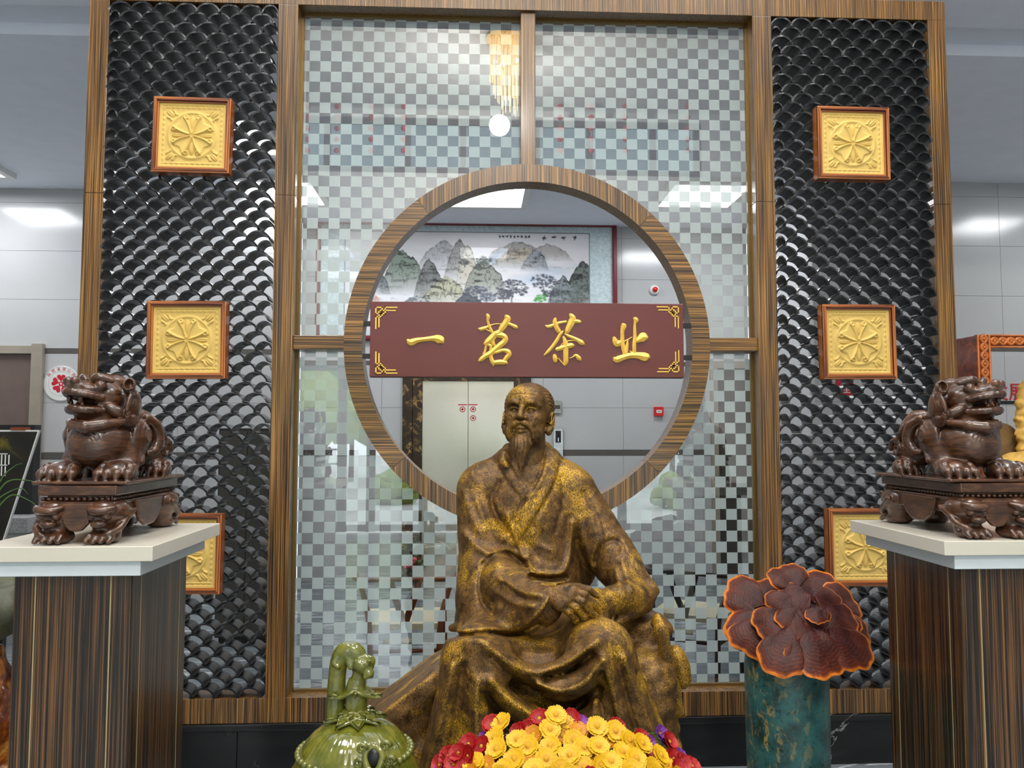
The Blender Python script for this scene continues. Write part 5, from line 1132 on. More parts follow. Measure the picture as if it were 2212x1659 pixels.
def flower(kind, u, w, dy, nx, nz, seed):
    nm, lb, gp = FLAB[kind]; p = at(u, w, fy+dy); t = thing(nm, lb, 'flower', p, gp)
    rnd = random.Random(seed); d = Vector((nx+rnd.uniform(-.2, .2), -0.62+rnd.uniform(-.2, .2), nz+rnd.uniform(-.1, .2))).normalized()
    t.rotation_euler = d.to_track_quat('Z', 'Y').to_euler(); t.scale = (0.86, 0.86, 0.86)
    k = KIND[kind][rnd.randrange(len(KIND[kind]))]; link('petals', k, t); link('centre', CEN[kind], t); s = link('stem', STM[rnd.randrange(3)], t); s.rotation_euler = (rnd.uniform(-.3, .3), rnd.uniform(-.3, .3), 0)
spots = [('y', 1201, 1545, .03), ('y', 1082, 1560, .03), ('y', 1188, 1576, 0), ('y', 1290, 1570, .02), ('y', 1330, 1580, .02), ('y', 1220, 1560, .04), ('y', 1117, 1598, -.02), ('y', 1140, 1612, -.04), ('y', 1188, 1612, -.04), ('y', 1240, 1600, -.02), ('y', 1262, 1615, -.05), ('y', 1293, 1612, -.05), ('y', 1072, 1618, -.03), ('y', 1068, 1595, .0), ('y', 1230, 1632, -.07),
         ('y', 1180, 1640, -.07), ('y', 1110, 1640, -.07), ('y', 1345, 1625, -.05), ('y', 1375, 1640, -.06), ('y', 1388, 1606, .0), ('y', 1428, 1632, -.02), ('y', 1320, 1645, -.08), ('y', 1300, 1655, -.09), ('y', 1024, 1648, -.05), ('y', 1360, 1600, .01), ('y', 1440, 1652, -.03), ('y', 1212, 1662, -.10), ('y', 1155, 1662, -.1), ('y', 1262, 1660, -.09), ('y', 1088, 1662, -.09), ('y', 1410, 1660, -.06), ('y', 1365, 1664, -.09),
         ('a', 1152, 1588, .0), ('a', 1250, 1578, .02), ('a', 1215, 1590, .01), ('a', 1275, 1640, -.06), ('a', 1140, 1648, -.07), ('a', 1050, 1655, -.06), ('a', 1310, 1598, .01), ('a', 1330, 1660, -.08),
         ('r', 1165, 1552, .04), ('r', 1232, 1552, .05), ('r', 1145, 1575, .03), ('r', 1120, 1582, .03), ('r', 1235, 1572, .04), ('r', 1330, 1572, .04), ('r', 1012, 1608, .0), ('r', 1040, 1612, .0), ('r', 990, 1628, -.02), ('r', 1010, 1634, -.03), ('r', 968, 1634, .0), ('r', 950, 1652, .0), ('r', 980, 1650, -.03), ('r', 1062, 1640, -.02), ('r', 1005, 1660, -.05),
         ('r', 1400, 1624, .02), ('r', 1446, 1602, .03), ('r', 1455, 1640, .0), ('r', 1475, 1650, .0), ('r', 1495, 1655, .02), ('r', 1465, 1662, -.03), ('r', 1385, 1596, .04), ('r', 1062, 1566, .04), ('r', 1270, 1588, .03), ('r', 1338, 1592, .03),
         ('p', 1052, 1594, .03), ('p', 1084, 1602, .03), ('p', 1222, 1562, .05), ('p', 1255, 1562, .05), ('p', 1425, 1584, .04), ('p', 1432, 1598, .04), ('p', 1400, 1606, .04), ('p', 956, 1658, .0), ('p', 1466, 1634, .02)]
for i, (k, u, w, dy) in enumerate(spots): flower(k, u, w, dy, (u-1225)/420.0, 0.62, i)
rnd = random.Random(3)
for i in range(16):     # the lower ring of the arrangement, mostly below the picture
    u = rnd.uniform(940, 1510); w = rnd.uniform(1668, 1690); k = 'y' if abs(u-1230) < 210 and rnd.random() < .75 else ('r' if rnd.random() < .8 else 'a')
    flower(k, u, w, -0.06-0.08*(1-abs(u-1225)/300), (u-1225)/350.0, 0.4, 200+i)
pot = thing('flower_planter', 'round dark planter filled with the artificial flowers', 'planter', (fc[0], fy, 0)); zt_ = 0.66
B().lathe([(0.16, 0), (0.20, 0.02), (0.22, 0.25), (0.235, 0.5), (0.24, zt_-0.03), (0.225, zt_-0.025), (0.215, zt_-0.08), (0.05, zt_-0.085)], (fc[0], fy, 0), 40).build('bowl', 'black_marble', pot, auto=0.7)
B().lathe([(0.21, zt_-0.09), (0.215, zt_-0.06), (0.20, zt_-0.01), (0.12, zt_+0.035), (0.02, zt_+0.05)], (fc[0], fy, 0), 32).build('moss_mound', 'stem_green', pot, smooth=True)
# ================================================================== things in the lobby behind the screen
def vnoise(shape, cells, seed):
    r = np.random.RandomState(seed); g = r.rand(cells[0]+2, cells[1]+2)
    a = np.linspace(0, cells[0], shape[0], endpoint=False); b = np.linspace(0, cells[1], shape[1], endpoint=False)
    i, j = a.astype(int), b.astype(int); fa, fb = a-i, b-j; fa = fa*fa*(3-2*fa); fb = fb*fb*(3-2*fb)
    g00, g10, g01, g11 = g[np.ix_(i, j)], g[np.ix_(i+1, j)], g[np.ix_(i, j+1)], g[np.ix_(i+1, j+1)]
    return (g00*(1-fa)[:, None]+g10*fa[:, None])*(1-fb)[None]+(g01*(1-fa)[:, None]+g11*fa[:, None])*fb[None]
def fbm(shape, c, seed, o=4):
    v = 0; s = 0
    for k in range(o): v = v+vnoise(shape, (max(1, int(c[0]*2**k)), max(1, int(c[1]*2**k))), seed+k)/1.8**k; s += 1/1.8**k
    return v/s
def scroll_painting():
    PX0, PX1, PY0, PY1 = 694.0, 1324.0, 484.0, 728.0; nw, nh = 560, 218; sh = (nw, nh)
    u = np.linspace(PX0, PX1, nw); v = np.linspace(PY0, PY1, nh); U, Vv = np.meshgrid(u, v, indexing='ij')
    I = np.empty((nw, nh, 3)); I[:] = (212, 211, 214)
    cl = fbm(sh, (5, 6), 11); I += ((cl-0.5)*34)[..., None]; bl = fbm(sh, (4, 5), 31); I += np.clip(bl-0.52, 0, 1)[..., None]*np.array([-190, -110, -40]); mi = np.clip((Vv-585)/60, 0, 1)*np.clip((690-Vv)/50, 0, 1)
    I = I*(1-0.55*mi[..., None])+np.array([236, 238, 244])*0.55*mi[..., None]
    t1, t2, t3 = fbm(sh, (60, 9), 3, 3), fbm(sh, (26, 34), 5, 4), fbm(sh, (110, 60), 8, 2)
    def mount(cx, top, hw, base, col, sharp=1.0, seed=0, dark=0.8):
        nonlocal I
        pr = np.interp(U[:, 0], [cx-hw, cx-hw*0.62, cx-hw*0.25, cx, cx+hw*0.3, cx+hw*0.7, cx+hw], [base, top+(base-top)*0.42, top+(base-top)*0.10, top, top+(base-top)*0.13, top+(base-top)*0.4, base])
        nz = vnoise((nw, 1), (70, 1), seed)[:, 0]*0.5+vnoise((nw, 1), (190, 1), seed+1)[:, 0]*0.3+vnoise((nw, 1), (24, 1), seed+2)[:, 0]; pr = pr+(nz-0.9)*16*sharp
        inside = np.clip((Vv-pr[:, None])/1.2, 0, 1); fade = np.clip((base-Vv)/((base-top)*0.55), 0, 1)**0.8
        st = np.abs(t1+0.5*t2-0.78); ink = np.clip(1-st/0.05, 0, 1)*0.65+np.clip((t2-0.55)*3, 0, 0.6)
        rim = np.exp(-((Vv-pr[:, None])/5.0)**2)*0.5*(t3 > 0.45)
        shade = 0.93*np.array(col)[None, None]*(1-dark*np.clip(ink+rim, 0, 1)[..., None]*0.95)
        m = (inside*fade)[..., None]; I = I*(1-m)+shade*m
    for a in [(1118, 516, 70, 560, (170, 166, 162), .5, 40, .35), (1180, 525, 60, 562, (182, 178, 176), .5, 44, .3), (1085, 530, 46, 580, (176, 190, 210), .4, 48, .3), (960, 520, 70, 585, (182, 184, 188), .6, 52, .4),
              (992, 514, 38, 610, (150, 150, 148), .6, 56, .7), (1118, 530, 62, 578, (196, 184, 166), .7, 60, .6), (1152, 535, 34, 585, (150, 158, 164), .6, 64, .7), (868, 530, 52, 640, (136, 150, 138), .9, 68, .8),
              (925, 562, 36, 655, (128, 132, 130), .8, 72, .8), (1008, 528, 30, 650, (206, 200, 186), .9, 76, .9), (1045, 560, 52, 650, (146, 152, 140), .9, 80, .9), (960, 598, 62, 668, (190, 190, 166), .7, 84, .9), (815, 585, 30, 640, (126, 136, 140), .7, 88, .8),
              (1258, 556, 52, 690, (112, 124, 118), .9, 92, .9), (1215, 596, 44, 690, (140, 150, 154), .9, 96, .8), (1010, 632, 44, 690, (88, 96, 108), .8, 100, .6)]: mount(*a)
    rs = np.random.RandomState(4)
    def tree(cx, cy, r, col, n=70):
        nonlocal I
        m = np.zeros(sh)
        for _ in range(n):
            a, d = rs.uniform(0, 6.28), r*rs.uniform(0, 1)**0.6; x, y, q = cx+d*math.cos(a), cy+0.55*d*math.sin(a), rs.uniform(2.2, 5.5); m = np.maximum(m, np.exp(-((U-x)**2+(1.4*(Vv-y))**2)/q**2))
        m = np.clip(m*1.5-0.35, 0, 1)*(0.55+0.45*(t3 > 0.42)); tr_ = np.exp(-((U-cx-2*np.sin(Vv/7))/1.4)**2)*(Vv > cy-4)*(Vv < cy+r*1.1)*0.8
        m = np.maximum(m, tr_)[..., None]; I = I*(1-m)+np.array(col)*m
    tree(1028, 630, 24, (66, 72, 86)); tree(1052, 642, 18, (74, 82, 98)); tree(1106, 622, 34, (70, 72, 80), 110); tree(1088, 636, 20, (78, 80, 90)); tree(1172, 606, 28, (82, 86, 96), 70); tree(1190, 630, 20, (72, 78, 84)); tree(1240, 640, 30, (88, 98, 92)); tree(1166, 644, 13, (70, 150, 66), 40); tree(1002, 565, 10, (56, 62, 60), 30); tree(1044, 560, 16, (60, 74, 66), 40)
    tree(806, 650, 14, (196, 150, 140), 40); tree(900, 655, 26, (104, 112, 116), 60); tree(1270, 620, 14, (70, 76, 74), 40)
    # inscription: four large and a row of small characters made of ink strokes
    def glyph_(cx, cy, s, seed):
        nonlocal I
        r2 = np.random.RandomState(seed)
        for _ in range(5):
            h_ = r2.rand() < 0.5; x, y = cx+r2.uniform(-s, s)*0.6, cy+r2.uniform(-s, s)*0.7; L = s*r2.uniform(0.5, 1.0)
            d = np.hypot(np.maximum(np.abs(U-x)-(L if h_ else 0), 0), np.maximum(np.abs(Vv-y)-(0 if h_ else L), 0)); m = np.clip(1.3-d, 0, 1)[..., None]*0.85; I = I*(1-m)+np.array((40, 40, 44))*m
    for i, x in enumerate((1174, 1196, 1218, 1242)): glyph_(x, 509, 4.2, i)
    for i in range(9): glyph_(1078+8*i, 507, 2.0, 20+i)
    mount_ = (U < 745) | (U > 1274) | (Vv < 498) | (Vv > 716); sp_ = fbm(sh, (160, 70), 77, 2)
    I[mount_] = (np.array([186, 203, 206])[None]+((sp_-0.5)*40)[mount_][:, None])
    ln = (np.abs(U-745) < 0.9) | (np.abs(U-1274) < 0.9) | (np.abs(Vv-498) < 0.9); I[ln & ~((U < 744) | (U > 1275) | (Vv < 497) | (Vv > 717))] = (120, 124, 126)
    a, b = at(PX0, PY0, YN-0.03), at(PX1, PY1, YN-0.03)
    X = np.linspace(a[0], b[0], nw); Z = np.linspace(a[2], b[2], nh); XX, ZZ = np.meshgrid(X, Z, indexing='ij')
    ii = np.arange(nw*nh).reshape(nw, nh); F = np.stack([ii[:-1, :-1], ii[:-1, 1:], ii[1:, 1:], ii[1:, :-1]], -1).reshape(-1, 4)
    V = np.stack([XX, np.full_like(XX, YN-0.03), ZZ], -1).reshape(-1, 3)
    C = np.clip(I*1.06/255, 0, 1).reshape(-1, 3); C = np.where(C <= 0.04045, C/12.92, ((C+0.055)/1.055)**2.4)
    return V, F, C, a, b
V, F, C, a, b = scroll_painting()
pt_ = thing('landscape_painting', 'wide ink landscape of misty mountains in a dark red frame on the lobby wall', 'painting', ((a[0]+b[0])/2, YN-0.03, b[2]))
me = np_mesh('painted_sheet', V, F, smooth=False, loc=pt_.location)
ca = me.color_attributes.new('ink', 'FLOAT_COLOR', 'POINT'); ca.data.foreach_set('color', np.column_stack([C, np.ones(len(C))]).astype(np.float32).ravel())
t = NT('ink_painting'); q = t.n('VertexColor', _layer_name='ink'); t.set(Base__Color=q.outputs[0], Roughness=0.5, Coat__Weight=0.25, Coat__Roughness=0.02); MT['ink_painting'] = t.m
link('painted_sheet', me, pt_, 'ink_painting')
fw_ = 0.05
for x0, x1, z0, z1 in ((a[0]-fw_, b[0]+fw_, a[2], a[2]+fw_), (a[0]-fw_, b[0]+fw_, b[2]-fw_, b[2]), (a[0]-fw_, a[0], b[2], a[2]), (b[0], b[0]+fw_, b[2], a[2])): B().box(x0, x1, YN-0.07, YN-0.005, z0, z1).build('frame_bar', 'red_frame', pt_, bevel=0.012, seg=3)
B().box(a[0], b[0], YN-0.027, YN-0.005, b[2], a[2]).build('backing', 'plaque_edge', pt_)
# ---- lift
lt = thing('lift_entrance', 'stainless steel lift doors in a brown veined marble surround', 'elevator', ((lx0+lx1)/2, YN, 0)); lh = 2.2
lvs = [B().box(p0, p1, YN-0.006, YN+0.005, 0.01, lh).build('door_leaf', 'steel', lt, bevel=0.002) for p0, p1 in ((lx0, lxm-0.002), (lxm+0.002, lx1))]
for p0, p1 in ((sx0, (sx0+lx0)/2), ((sx0+lx0)/2, lx0), (lx1, sx1)): B().box(p0+0.001, p1-0.001, YN-0.035 if p0 != (sx0+lx0)/2 else YN-0.02, YN+0.005, 0, 2.4).build('jamb_slab', 'surround_marble', lt, bevel=0.003)
B().box(lx0, lx1, YN-0.03, YN+0.005, lh, 2.4).build('head_slab', 'surround_marble', lt, bevel=0.003)
for u, w, n in ((999, 884, 1), (1022, 884, 1), (1022, 903, 0)):
    p = at(u, w, YN-0.008); m = B(); m.tube([(p[0]+0.028*math.cos(x), YN-0.0085, p[2]+0.028*math.sin(x)) for x in np.linspace(0, 2*PI, 21)], 0.0045, 6, cap=False)
    m.box(p[0]-0.016, p[0]+0.016, YN-0.0095, YN-0.0075, p[2]-0.005, p[2]+0.005); m.box(p[0]-0.006, p[0]+0.006, YN-0.0095, YN-0.0075, p[2]-0.014, p[2]+0.014)
    if n: m.box(p[0]-0.05, p[0]+0.05, YN-0.0085, YN-0.0075, p[2]+0.045, p[2]+0.056)
    m.build('warning_print', 'red_paint', lvs[0] if u < 1010 else lvs[1])
def wallbox(name, label, cat, x0, x1, y0, y1, mat, d=0.025):
    p, q = at(x0, y0, YN), at(x1, y1, YN); t = thing(name, label, cat, ((p[0]+q[0])/2, YN, q[2])); B().box(p[0], q[0], YN-d, YN+0.004, q[2], p[2]).build('housing', mat, t, bevel=0.004); return t, p, q
t, p, q = wallbox('card_reader', 'small chrome wall switch above the lift call panel', 'switch', 1196, 1212, 866, 893, 'chrome'); B().box(p[0]+0.012, q[0]-0.012, YN-0.028, YN-0.02, (p[2]*0.35+q[2]*0.65), p[2]*0.65+q[2]*0.35).build('sensor_window', 'dark_door_leaf', t)
t, p, q = wallbox('lift_call_panel', 'tall chrome lift call panel with dark floor display and two round buttons', 'control panel', 1195, 1216, 925, 998, 'chrome')
cx = (p[0]+q[0])/2; dsp = B().box(cx-0.03, cx+0.03, YN-0.029, YN-0.02, p[2]-0.16, p[2]-0.03).build('display', 'black_plastic', t)
o = link('numeral', text_mesh('1', 0.06, 0.0006), dsp, 'display_glow'); o.location = Vector((cx, YN-0.0305, p[2]-0.13))-t.location; o.rotation_euler = (PI/2, 0, 0)
for dz in (0.23, 0.31): m = B(); m.tube([(cx, YN-0.024, p[2]-dz), (cx, YN-0.032, p[2]-dz)], 0.02, 18); m.build('button', 'white_plastic', t)
t, p, q = wallbox('fire_call_point', 'red square fire alarm call point on the grey tiles', 'fire alarm', 1412, 1432, 879, 899, 'red_plastic', 0.04)
B().box(p[0]+0.022, q[0]-0.022, YN-0.043, YN-0.038, q[2]+0.035, p[2]-0.035).build('glass_plate', 'white_plastic', t); gp_ = t.children[-1]
m = B()
for i in (-1, 0, 1): m.box((p[0]+q[0])/2+i*0.012-0.003, (p[0]+q[0])/2+i*0.012+0.003, YN-0.045, YN-0.0425, (p[2]+q[2])/2-0.006, (p[2]+q[2])/2+0.006)
m.build('mark', 'black_plastic', gp_)
p = at(1413, 627, YN); t = thing('alarm_strobe', 'round white alarm strobe with a red dome above the name board', 'alarm', (p[0], YN, p[2]-0.06))
m = B().lathe([(0.055, 0), (0.058, 0.02), (0.045, 0.04), (0.03, 0.045)], (0, 0, 0), 24); m.v = [(p[0]+x, YN-z, p[2]+y) for x, y, z in m.v]; m.build('base', 'white_plastic', t, auto=0.6)
m = B().lathe([(0.03, 0.043), (0.03, 0.06), (0.022, 0.072), (0.008, 0.078)], (0, 0, 0), 20); m.v = [(p[0]+x, YN-z, p[2]+y) for x, y, z in m.v]; m.build('dome', 'red_plastic', t, smooth=True)
# ---- badge on the left wall
p = at(133, 829, YL); t = thing('round_badge', 'round white wall badge with a red clover of coins', 'sign', (p[0], YL, p[2]-0.17)); R_ = 0.168
def disc(r0, r1, y, mat, name, n=64):
    m = B(); V = []; 
    for i in range(n):
        a_ = 2*PI*i/n
        for r in ((r0, r1) if r0 > 0 else (r1,)): V.append((p[0]+r*math.cos(a_), y, p[2]+r*math.sin(a_)))
    F = [(2*i, 2*i+1, (2*i+3) % (2*n), (2*i+2) % (2*n)) for i in range(n)] if r0 > 0 else [tuple(range(n))]
    m.add(V, F); return m.build(name, mat, t)
m = B(); m.lathe([(R_, 0), (R_, 0.008), (R_*0.98, 0.010), (0.01, 0.010)], (0, 0, 0), 64); m.v = [(p[0]+x, YL-z, p[2]+y) for x, y, z in m.v]; m.build('plate', 'white_plastic', t, auto=0.5)
disc(R_*0.955, R_*0.97, YL-0.0106, 'dark_strip', 'rim_line'); disc(R_*0.69, R_*0.70, YL-0.0106, 'dark_strip', 'rim_line')
for k in range(5):
    a_ = PI/2+2*PI*k/5; pts = []
    for i in range(24):
        f = i/23*PI-PI/2; r = R_*(0.36+0.22*math.cos(f)+0.0); 
        pts.append((a_, 0))
    hx = lambda q_: (16*math.sin(q_)**3, 13*math.cos(q_)-5*math.cos(2*q_)-2*math.cos(3*q_)-math.cos(4*q_))
    hp2 = [hx(q_) for q_ in np.linspace(0, 2*PI, 32, endpoint=False)]; sc_ = R_*0.0145; V = []
    for x, y in hp2:
        yy = (y+17)*sc_*0.98+R_*0.10; xx = x*sc_*1.02; V.append((p[0]+yy*math.cos(a_)-xx*math.sin(a_), p[2]+yy*math.sin(a_)+xx*math.cos(a_)))
    B().prism(V, YL-0.0115, YL-0.0100, 'y').build('clover_leaf', 'red_paint', t)
m = B().prism([(p[0]+R_*0.13*math.cos(x), p[2]+R_*0.13*math.sin(x)) for x in np.linspace(0, 2*PI, 24, endpoint=False)], YL-0.012, YL-0.011, 'y'); m.build('coin', 'red_paint', t)
m = B().prism([(p[0]+R_*0.07*math.cos(x), p[2]+R_*0.07*math.sin(x)) for x in np.linspace(0, 2*PI, 4, endpoint=False)], YL-0.0126, YL-0.0119, 'y'); m.build('coin_hole', 'white_plastic', t)
for i, ch in enumerate('陕西省放心消费'):
    a_ = math.radians(143-i*21); o = link('lettering', text_mesh(ch, 0.034, 0.0005), t, 'red_paint'); o.rotation_euler = (PI/2, a_-PI/2, 0); o.rotation_mode = 'XYZ'
    M_ = Matrix.Translation(Vector((p[0]+R_*0.83*math.cos(a_), YL-0.0108, p[2]+R_*0.83*math.sin(a_)))-t.location) @ Matrix.Rotation(-(a_-PI/2), 4, 'Y') @ Matrix.Rotation(PI/2, 4, 'X'); o.matrix_local = M_
# ---- red lettering and black line on the right wall
p = at(2165, 850, YR-0.002); t = thing('wall_lettering', 'large red characters over a black line on the pale wall', 'sign', (p[0], YR-0.004, p[2]-0.1))
o = link('lettering', text_mesh('发展', 0.175, 0.004), t, 'red_paint'); o.matrix_local = Matrix.Translation(Vector((at(2178, 849, YR)[0], YR-0.006, at(2178, 849, YR)[2]))-t.location) @ Matrix.Rotation(PI/2, 4, 'X')
a, b = at(2124, 823, YR), at(2133, 861, YR); B().box(a[0], b[0], YR-0.012, YR, b[2], a[2]).build('letter_stroke', 'red_paint', t)
a, b = at(2085, 866, YR), at(2290, 873, YR); B().box(a[0], b[0], YR-0.010, YR, b[2], a[2]).build('rule_line', 'black_plastic', t)
p = at(1822, 842, YR); t = thing('red_notice', 'small red notice with a white character seen between the tiles', 'sign', (p[0], YR, p[2]-0.06))
B().box(p[0]-0.07, p[0]+0.09, YR-0.012, YR, p[2]-0.06, p[2]+0.10).build('plate', 'red_paint', t); o = link('lettering', text_mesh('佳', 0.10, 0.001), t, 'white_plastic'); o.matrix_local = Matrix.Translation(Vector((p[0]+0.01, YR-0.0135, p[2]+0.005))-t.location) @ Matrix.Rotation(PI/2, 4, 'X')
# ---- wishbone chairs seen through the glass
plain('chair_teak', srgb(120, 58, 28), 0.35, var=0.25, scale=9); plain('cord_seat', srgb(222, 214, 184), 0.8, var=0.1, scale=60, bump=0.5); plain('chair_dark', srgb(58, 36, 24), 0.35, var=0.2, scale=9)
def ychair(x, y, rz, wood, label):
    t = thing('wishbone_chair', label, 'chair', (x, y, 0), 'wishbone chairs behind the glass', rz); M_ = Matrix.Translation((x, y, 0))
    def bl(m, name, mat, smooth=True): m.build(name, mat, t, loc=(0, 0, 0), smooth=smooth)
    for s in (-1, 1):
        m = B(); m.tube(spline([(s*0.20, -0.21, 0.0), (s*0.205, -0.215, 0.25), (s*0.215, -0.205, 0.47), (s*0.25, -0.13, 0.60), (s*0.285, -0.06, 0.695)], 4), 0.018, 10); bl(m, 'leg', wood)
        m = B(); m.tube([(s*0.25, 0.235, 0), (s*0.245, 0.235, 0.25), (s*0.24, 0.23, 0.46)], [0.014, 0.019, 0.018], 10); bl(m, 'leg', wood)
        m = B(); m.tube([(s*0.205, -0.21, 0.30), (s*0.245, 0.232, 0.30)], 0.011, 8); bl(m, 'stretcher', wood)
    m = B(); m.tube([(-0.24, 0.232, 0.36), (0.24, 0.232, 0.36)], 0.012, 8); bl(m, 'stretcher', wood); m = B(); m.tube([(-0.205, -0.21, 0.30), (0.205, -0.21, 0.30)], 0.012, 8); bl(m, 'stretcher', wood)
    q = spline([(-0.33, 0.13, 0.70), (-0.315, -0.02, 0.705), (-0.24, -0.18, 0.72), (-0.10, -0.265, 0.735), (0.10, -0.265, 0.735), (0.24, -0.18, 0.72), (0.315, -0.02, 0.705), (0.33, 0.13, 0.70)], 6); m = B(); m.tube(q, [(0.020, 0.015)]*len(q), 12); bl(m, 'top_rail', wood)
    m = B()
    for s in (-1, 1): q = spline([(0, -0.218, 0.45), (s*0.02, -0.235, 0.52), (s*0.05, -0.25, 0.60), (s*0.085, -0.262, 0.725)], 4); m.tube(q, [(0.022, 0.008)]*len(q), 8, flat=(0, 1, 0.1))
    bl(m, 'y_splat', wood)
    m = B(); m.prism([(-0.215, -0.215), (0.215, -0.215), (0.25, 0.24), (-0.25, 0.24)], 0.425, 0.462, 'z'); bl(m, 'woven_seat', 'cord_seat', False)
    t.children[-1].modifiers.new('bevel', 'BEVEL').width = 0.016; t.children[-1].modifiers[0].segments = 3
    m = B(); m.tube([(-0.13, -0.222, 0.36), (0.05, -0.222, 0.36)], 0.017, 10); bl(m, 'cord_wrap', 'cord_seat')
c1_ = at(868, 1252, 0.95); ychair(c1_[0]+0.005, 1.22, 0.05, 'chair_teak', 'reddish wooden wishbone chair with cream cord seat behind the glass')
c2_ = at(1500, 1245, 1.05); ychair(c2_[0]+0.08, 1.35, -0.55, 'chair_dark', 'dark brown wishbone chair with cream cord seat behind the glass')
# pink potted plant by the lift
p = at(893, 1245, 4.5); t = thing('potted_plant', 'small potted plant with pink blossoms standing beside the lift', 'plant', (p[0], 4.5, 0))
B().lathe([(0.06, 0), (0.09, 0.08), (0.10, 0.16), (0.085, 0.16)], (p[0], 4.5, 0), 20).build('pot', 'chair_dark', t, auto=0.6)
rs = random.Random(8); mlf = B(); mbl = B()
for i in range(40):
    a_, r, z = rs.uniform(0, 6.28), rs.uniform(0, 0.11), rs.uniform(0.15, 0.34); (mbl if i % 3 == 0 else mlf).ball((p[0]+r*math.cos(a_), 4.5+r*math.sin(a_), z), (0.03, 0.03, 0.022), 6, 4)
plain('leaf_dark', srgb(56, 70, 36), 0.6, var=0.3); plain('pink_bloom', srgb(214, 80, 110), 0.6)
o = mlf.build('foliage', 'leaf_dark', t, smooth=True); o['kind'] = 'stuff'; o = mbl.build('blossoms', 'pink_bloom', t, smooth=True); o['kind'] = 'stuff'
# dark sideboard behind the left bay of tiles
a, b = at(470, 1060, 2.4), at(596, 1060, 2.4); t = thing('black_cabinet', 'black cabinet standing behind the tile lattice', 'cabinet', ((a[0]+b[0])/2, 2.6, 0)); zt2 = at(520, 925, 2.4)[2]
B().box(a[0], b[0], 2.4, 2.9, 0.05, zt2).build('carcass', 'black_plastic', t, bevel=0.004); B().box(a[0]+0.02, b[0]-0.02, 2.44, 2.86, 0, 0.05).build('plinth', 'black_plastic', t)
for x0, x1 in ((a[0]+0.01, (a[0]+b[0])/2-0.002), ((a[0]+b[0])/2+0.002, b[0]-0.01)): B().box(x0, x1, 2.392, 2.4, 0.06, zt2-0.02).build('door', 'dark_door_leaf', t)
# ---- easel poster, terrazzo table and grass on the left
t = NT('poster_print'); v = t.coord('Generated'); n1 = t.noise(v, 3.2, 4, 0.6, 0.8); sx = t.n('SeparateXYZ', Vector=v)
g1 = t.ramp(n1, [(0.40, srgb(14, 12, 10)), (0.58, srgb(44, 40, 16)), (0.68, srgb(122, 112, 24)), (0.78, srgb(210, 150, 40))]); lowr = t.ramp(sx.outputs[2], [(0.0, srgb(120, 14, 22)), (0.22, srgb(30, 10, 10)), (0.45, srgb(16, 14, 10)), (1, srgb(10, 10, 8))])
t.set(Base__Color=t.mix(0.5, g1, lowr), Roughness=0.25); MT['poster_print'] = t.m
EY = 1.2; pe = [at(85, 931, EY), at(6, 1165, EY)]
es = thing('poster_easel', 'leaning dark poster board with white edge before the mauve door', 'poster', (at(-40, 1000, EY)[0], EY, 0))
TR, BR = at(85, 931, EY), at(10, 1160, EY); wdt = 0.62; zlow = 0.75
dx = (BR[0]-TR[0])/(TR[2]-BR[2]); zt3 = TR[2]; xb = TR[0]+dx*(zt3-zlow)
for nm, e0, e1, y0, mt in (('board', 0.0, 0.012, 0.0, 'white_plastic'), ('print', -0.012, -0.012, -0.004, 'poster_print')):
    B().prism([(TR[0]+e0*0.6-0.0+(0 if nm == 'board' else -0.004), zt3+(0.006 if nm == 'board' else -0.004)), (xb+(0.0 if nm == 'board' else -0.006), zlow), (xb-wdt, zlow), (TR[0]-wdt, zt3+(0.006 if nm == 'board' else -0.004))], EY+y0, EY+y0+(0.02 if nm == 'board' else 0.004), 'y').build(nm, mt, es)
p = at(42, 928, EY); B().box(p[0]-0.05, p[0]+0.04, EY-0.01, EY+0.05, p[2]-0.004, p[2]+0.015).build('clip', 'chair_teak', es)
for dxx in (0.05, 0.5): m = B(); m.tube([(xb-dxx, EY+0.04, zlow+0.3), (xb-dxx-0.02, EY+0.1, 0.0)], 0.014, 8); m.build('leg', 'chair_dark', es)
m = B(); m.tube([(xb-0.3, EY+0.03, zlow+0.4), (xb-0.3, EY+0.55, 0.0)], 0.014, 8); m.build('leg', 'chair_dark', es); B().box(xb-wdt, xb, EY-0.03, EY+0.05, zlow-0.03, zlow).build('ledge', 'chair_dark', es)
for dz, w_, ox in ((0.0, 0.10, 0.0), (0.07, 0.06, 0.02)):
    p = at(6, 1000, EY); m = B()
    for k in range(4): m.box(p[0]-0.05+ox+k*0.022, p[0]-0.043+ox+k*0.022, EY-0.0062, EY-0.0042, p[2]-0.06+dz-0.02, p[2]-0.02+dz)
    m.box(p[0]-0.06, p[0]+0.03, EY-0.0062, EY-0.0042, p[2]+dz-0.016, p[2]+dz-0.011); m.build('white_print', 'white_plastic', es)
plain('terrazzo', srgb(150, 150, 150), 0.4, var=0.6, scale=140)
p = at(50, 1115, 2.6); t = thing('terrazzo_counter', 'speckled grey counter before the mauve door', 'counter', (p[0]-0.2, 2.6, 0)); B().box(p[0]-0.6, p[0]+0.09, 2.5, 3.1, 0, p[2]-0.12).build('body', 'terrazzo', t); B().box(p[0]-0.62, p[0]+0.10, 2.48, 3.12, p[2]-0.12, p[2]).build('top', 'terrazzo', t, bevel=0.004)
p = at(25, 990, 2.8); B().box(p[0]-0.5, p[0]+0.20, 2.75, 2.85, at(50, 1115, 2.6)[2], at(0, 918, 2.8)[2]).build('dark_monitor', 'black_plastic', t)
m = B(); gy = -0.2; gp = at(-60, 1150, gy); t = thing('grass_plant', 'thin arching grass blades rising beside the poster', 'plant', (gp[0], gy, 0))
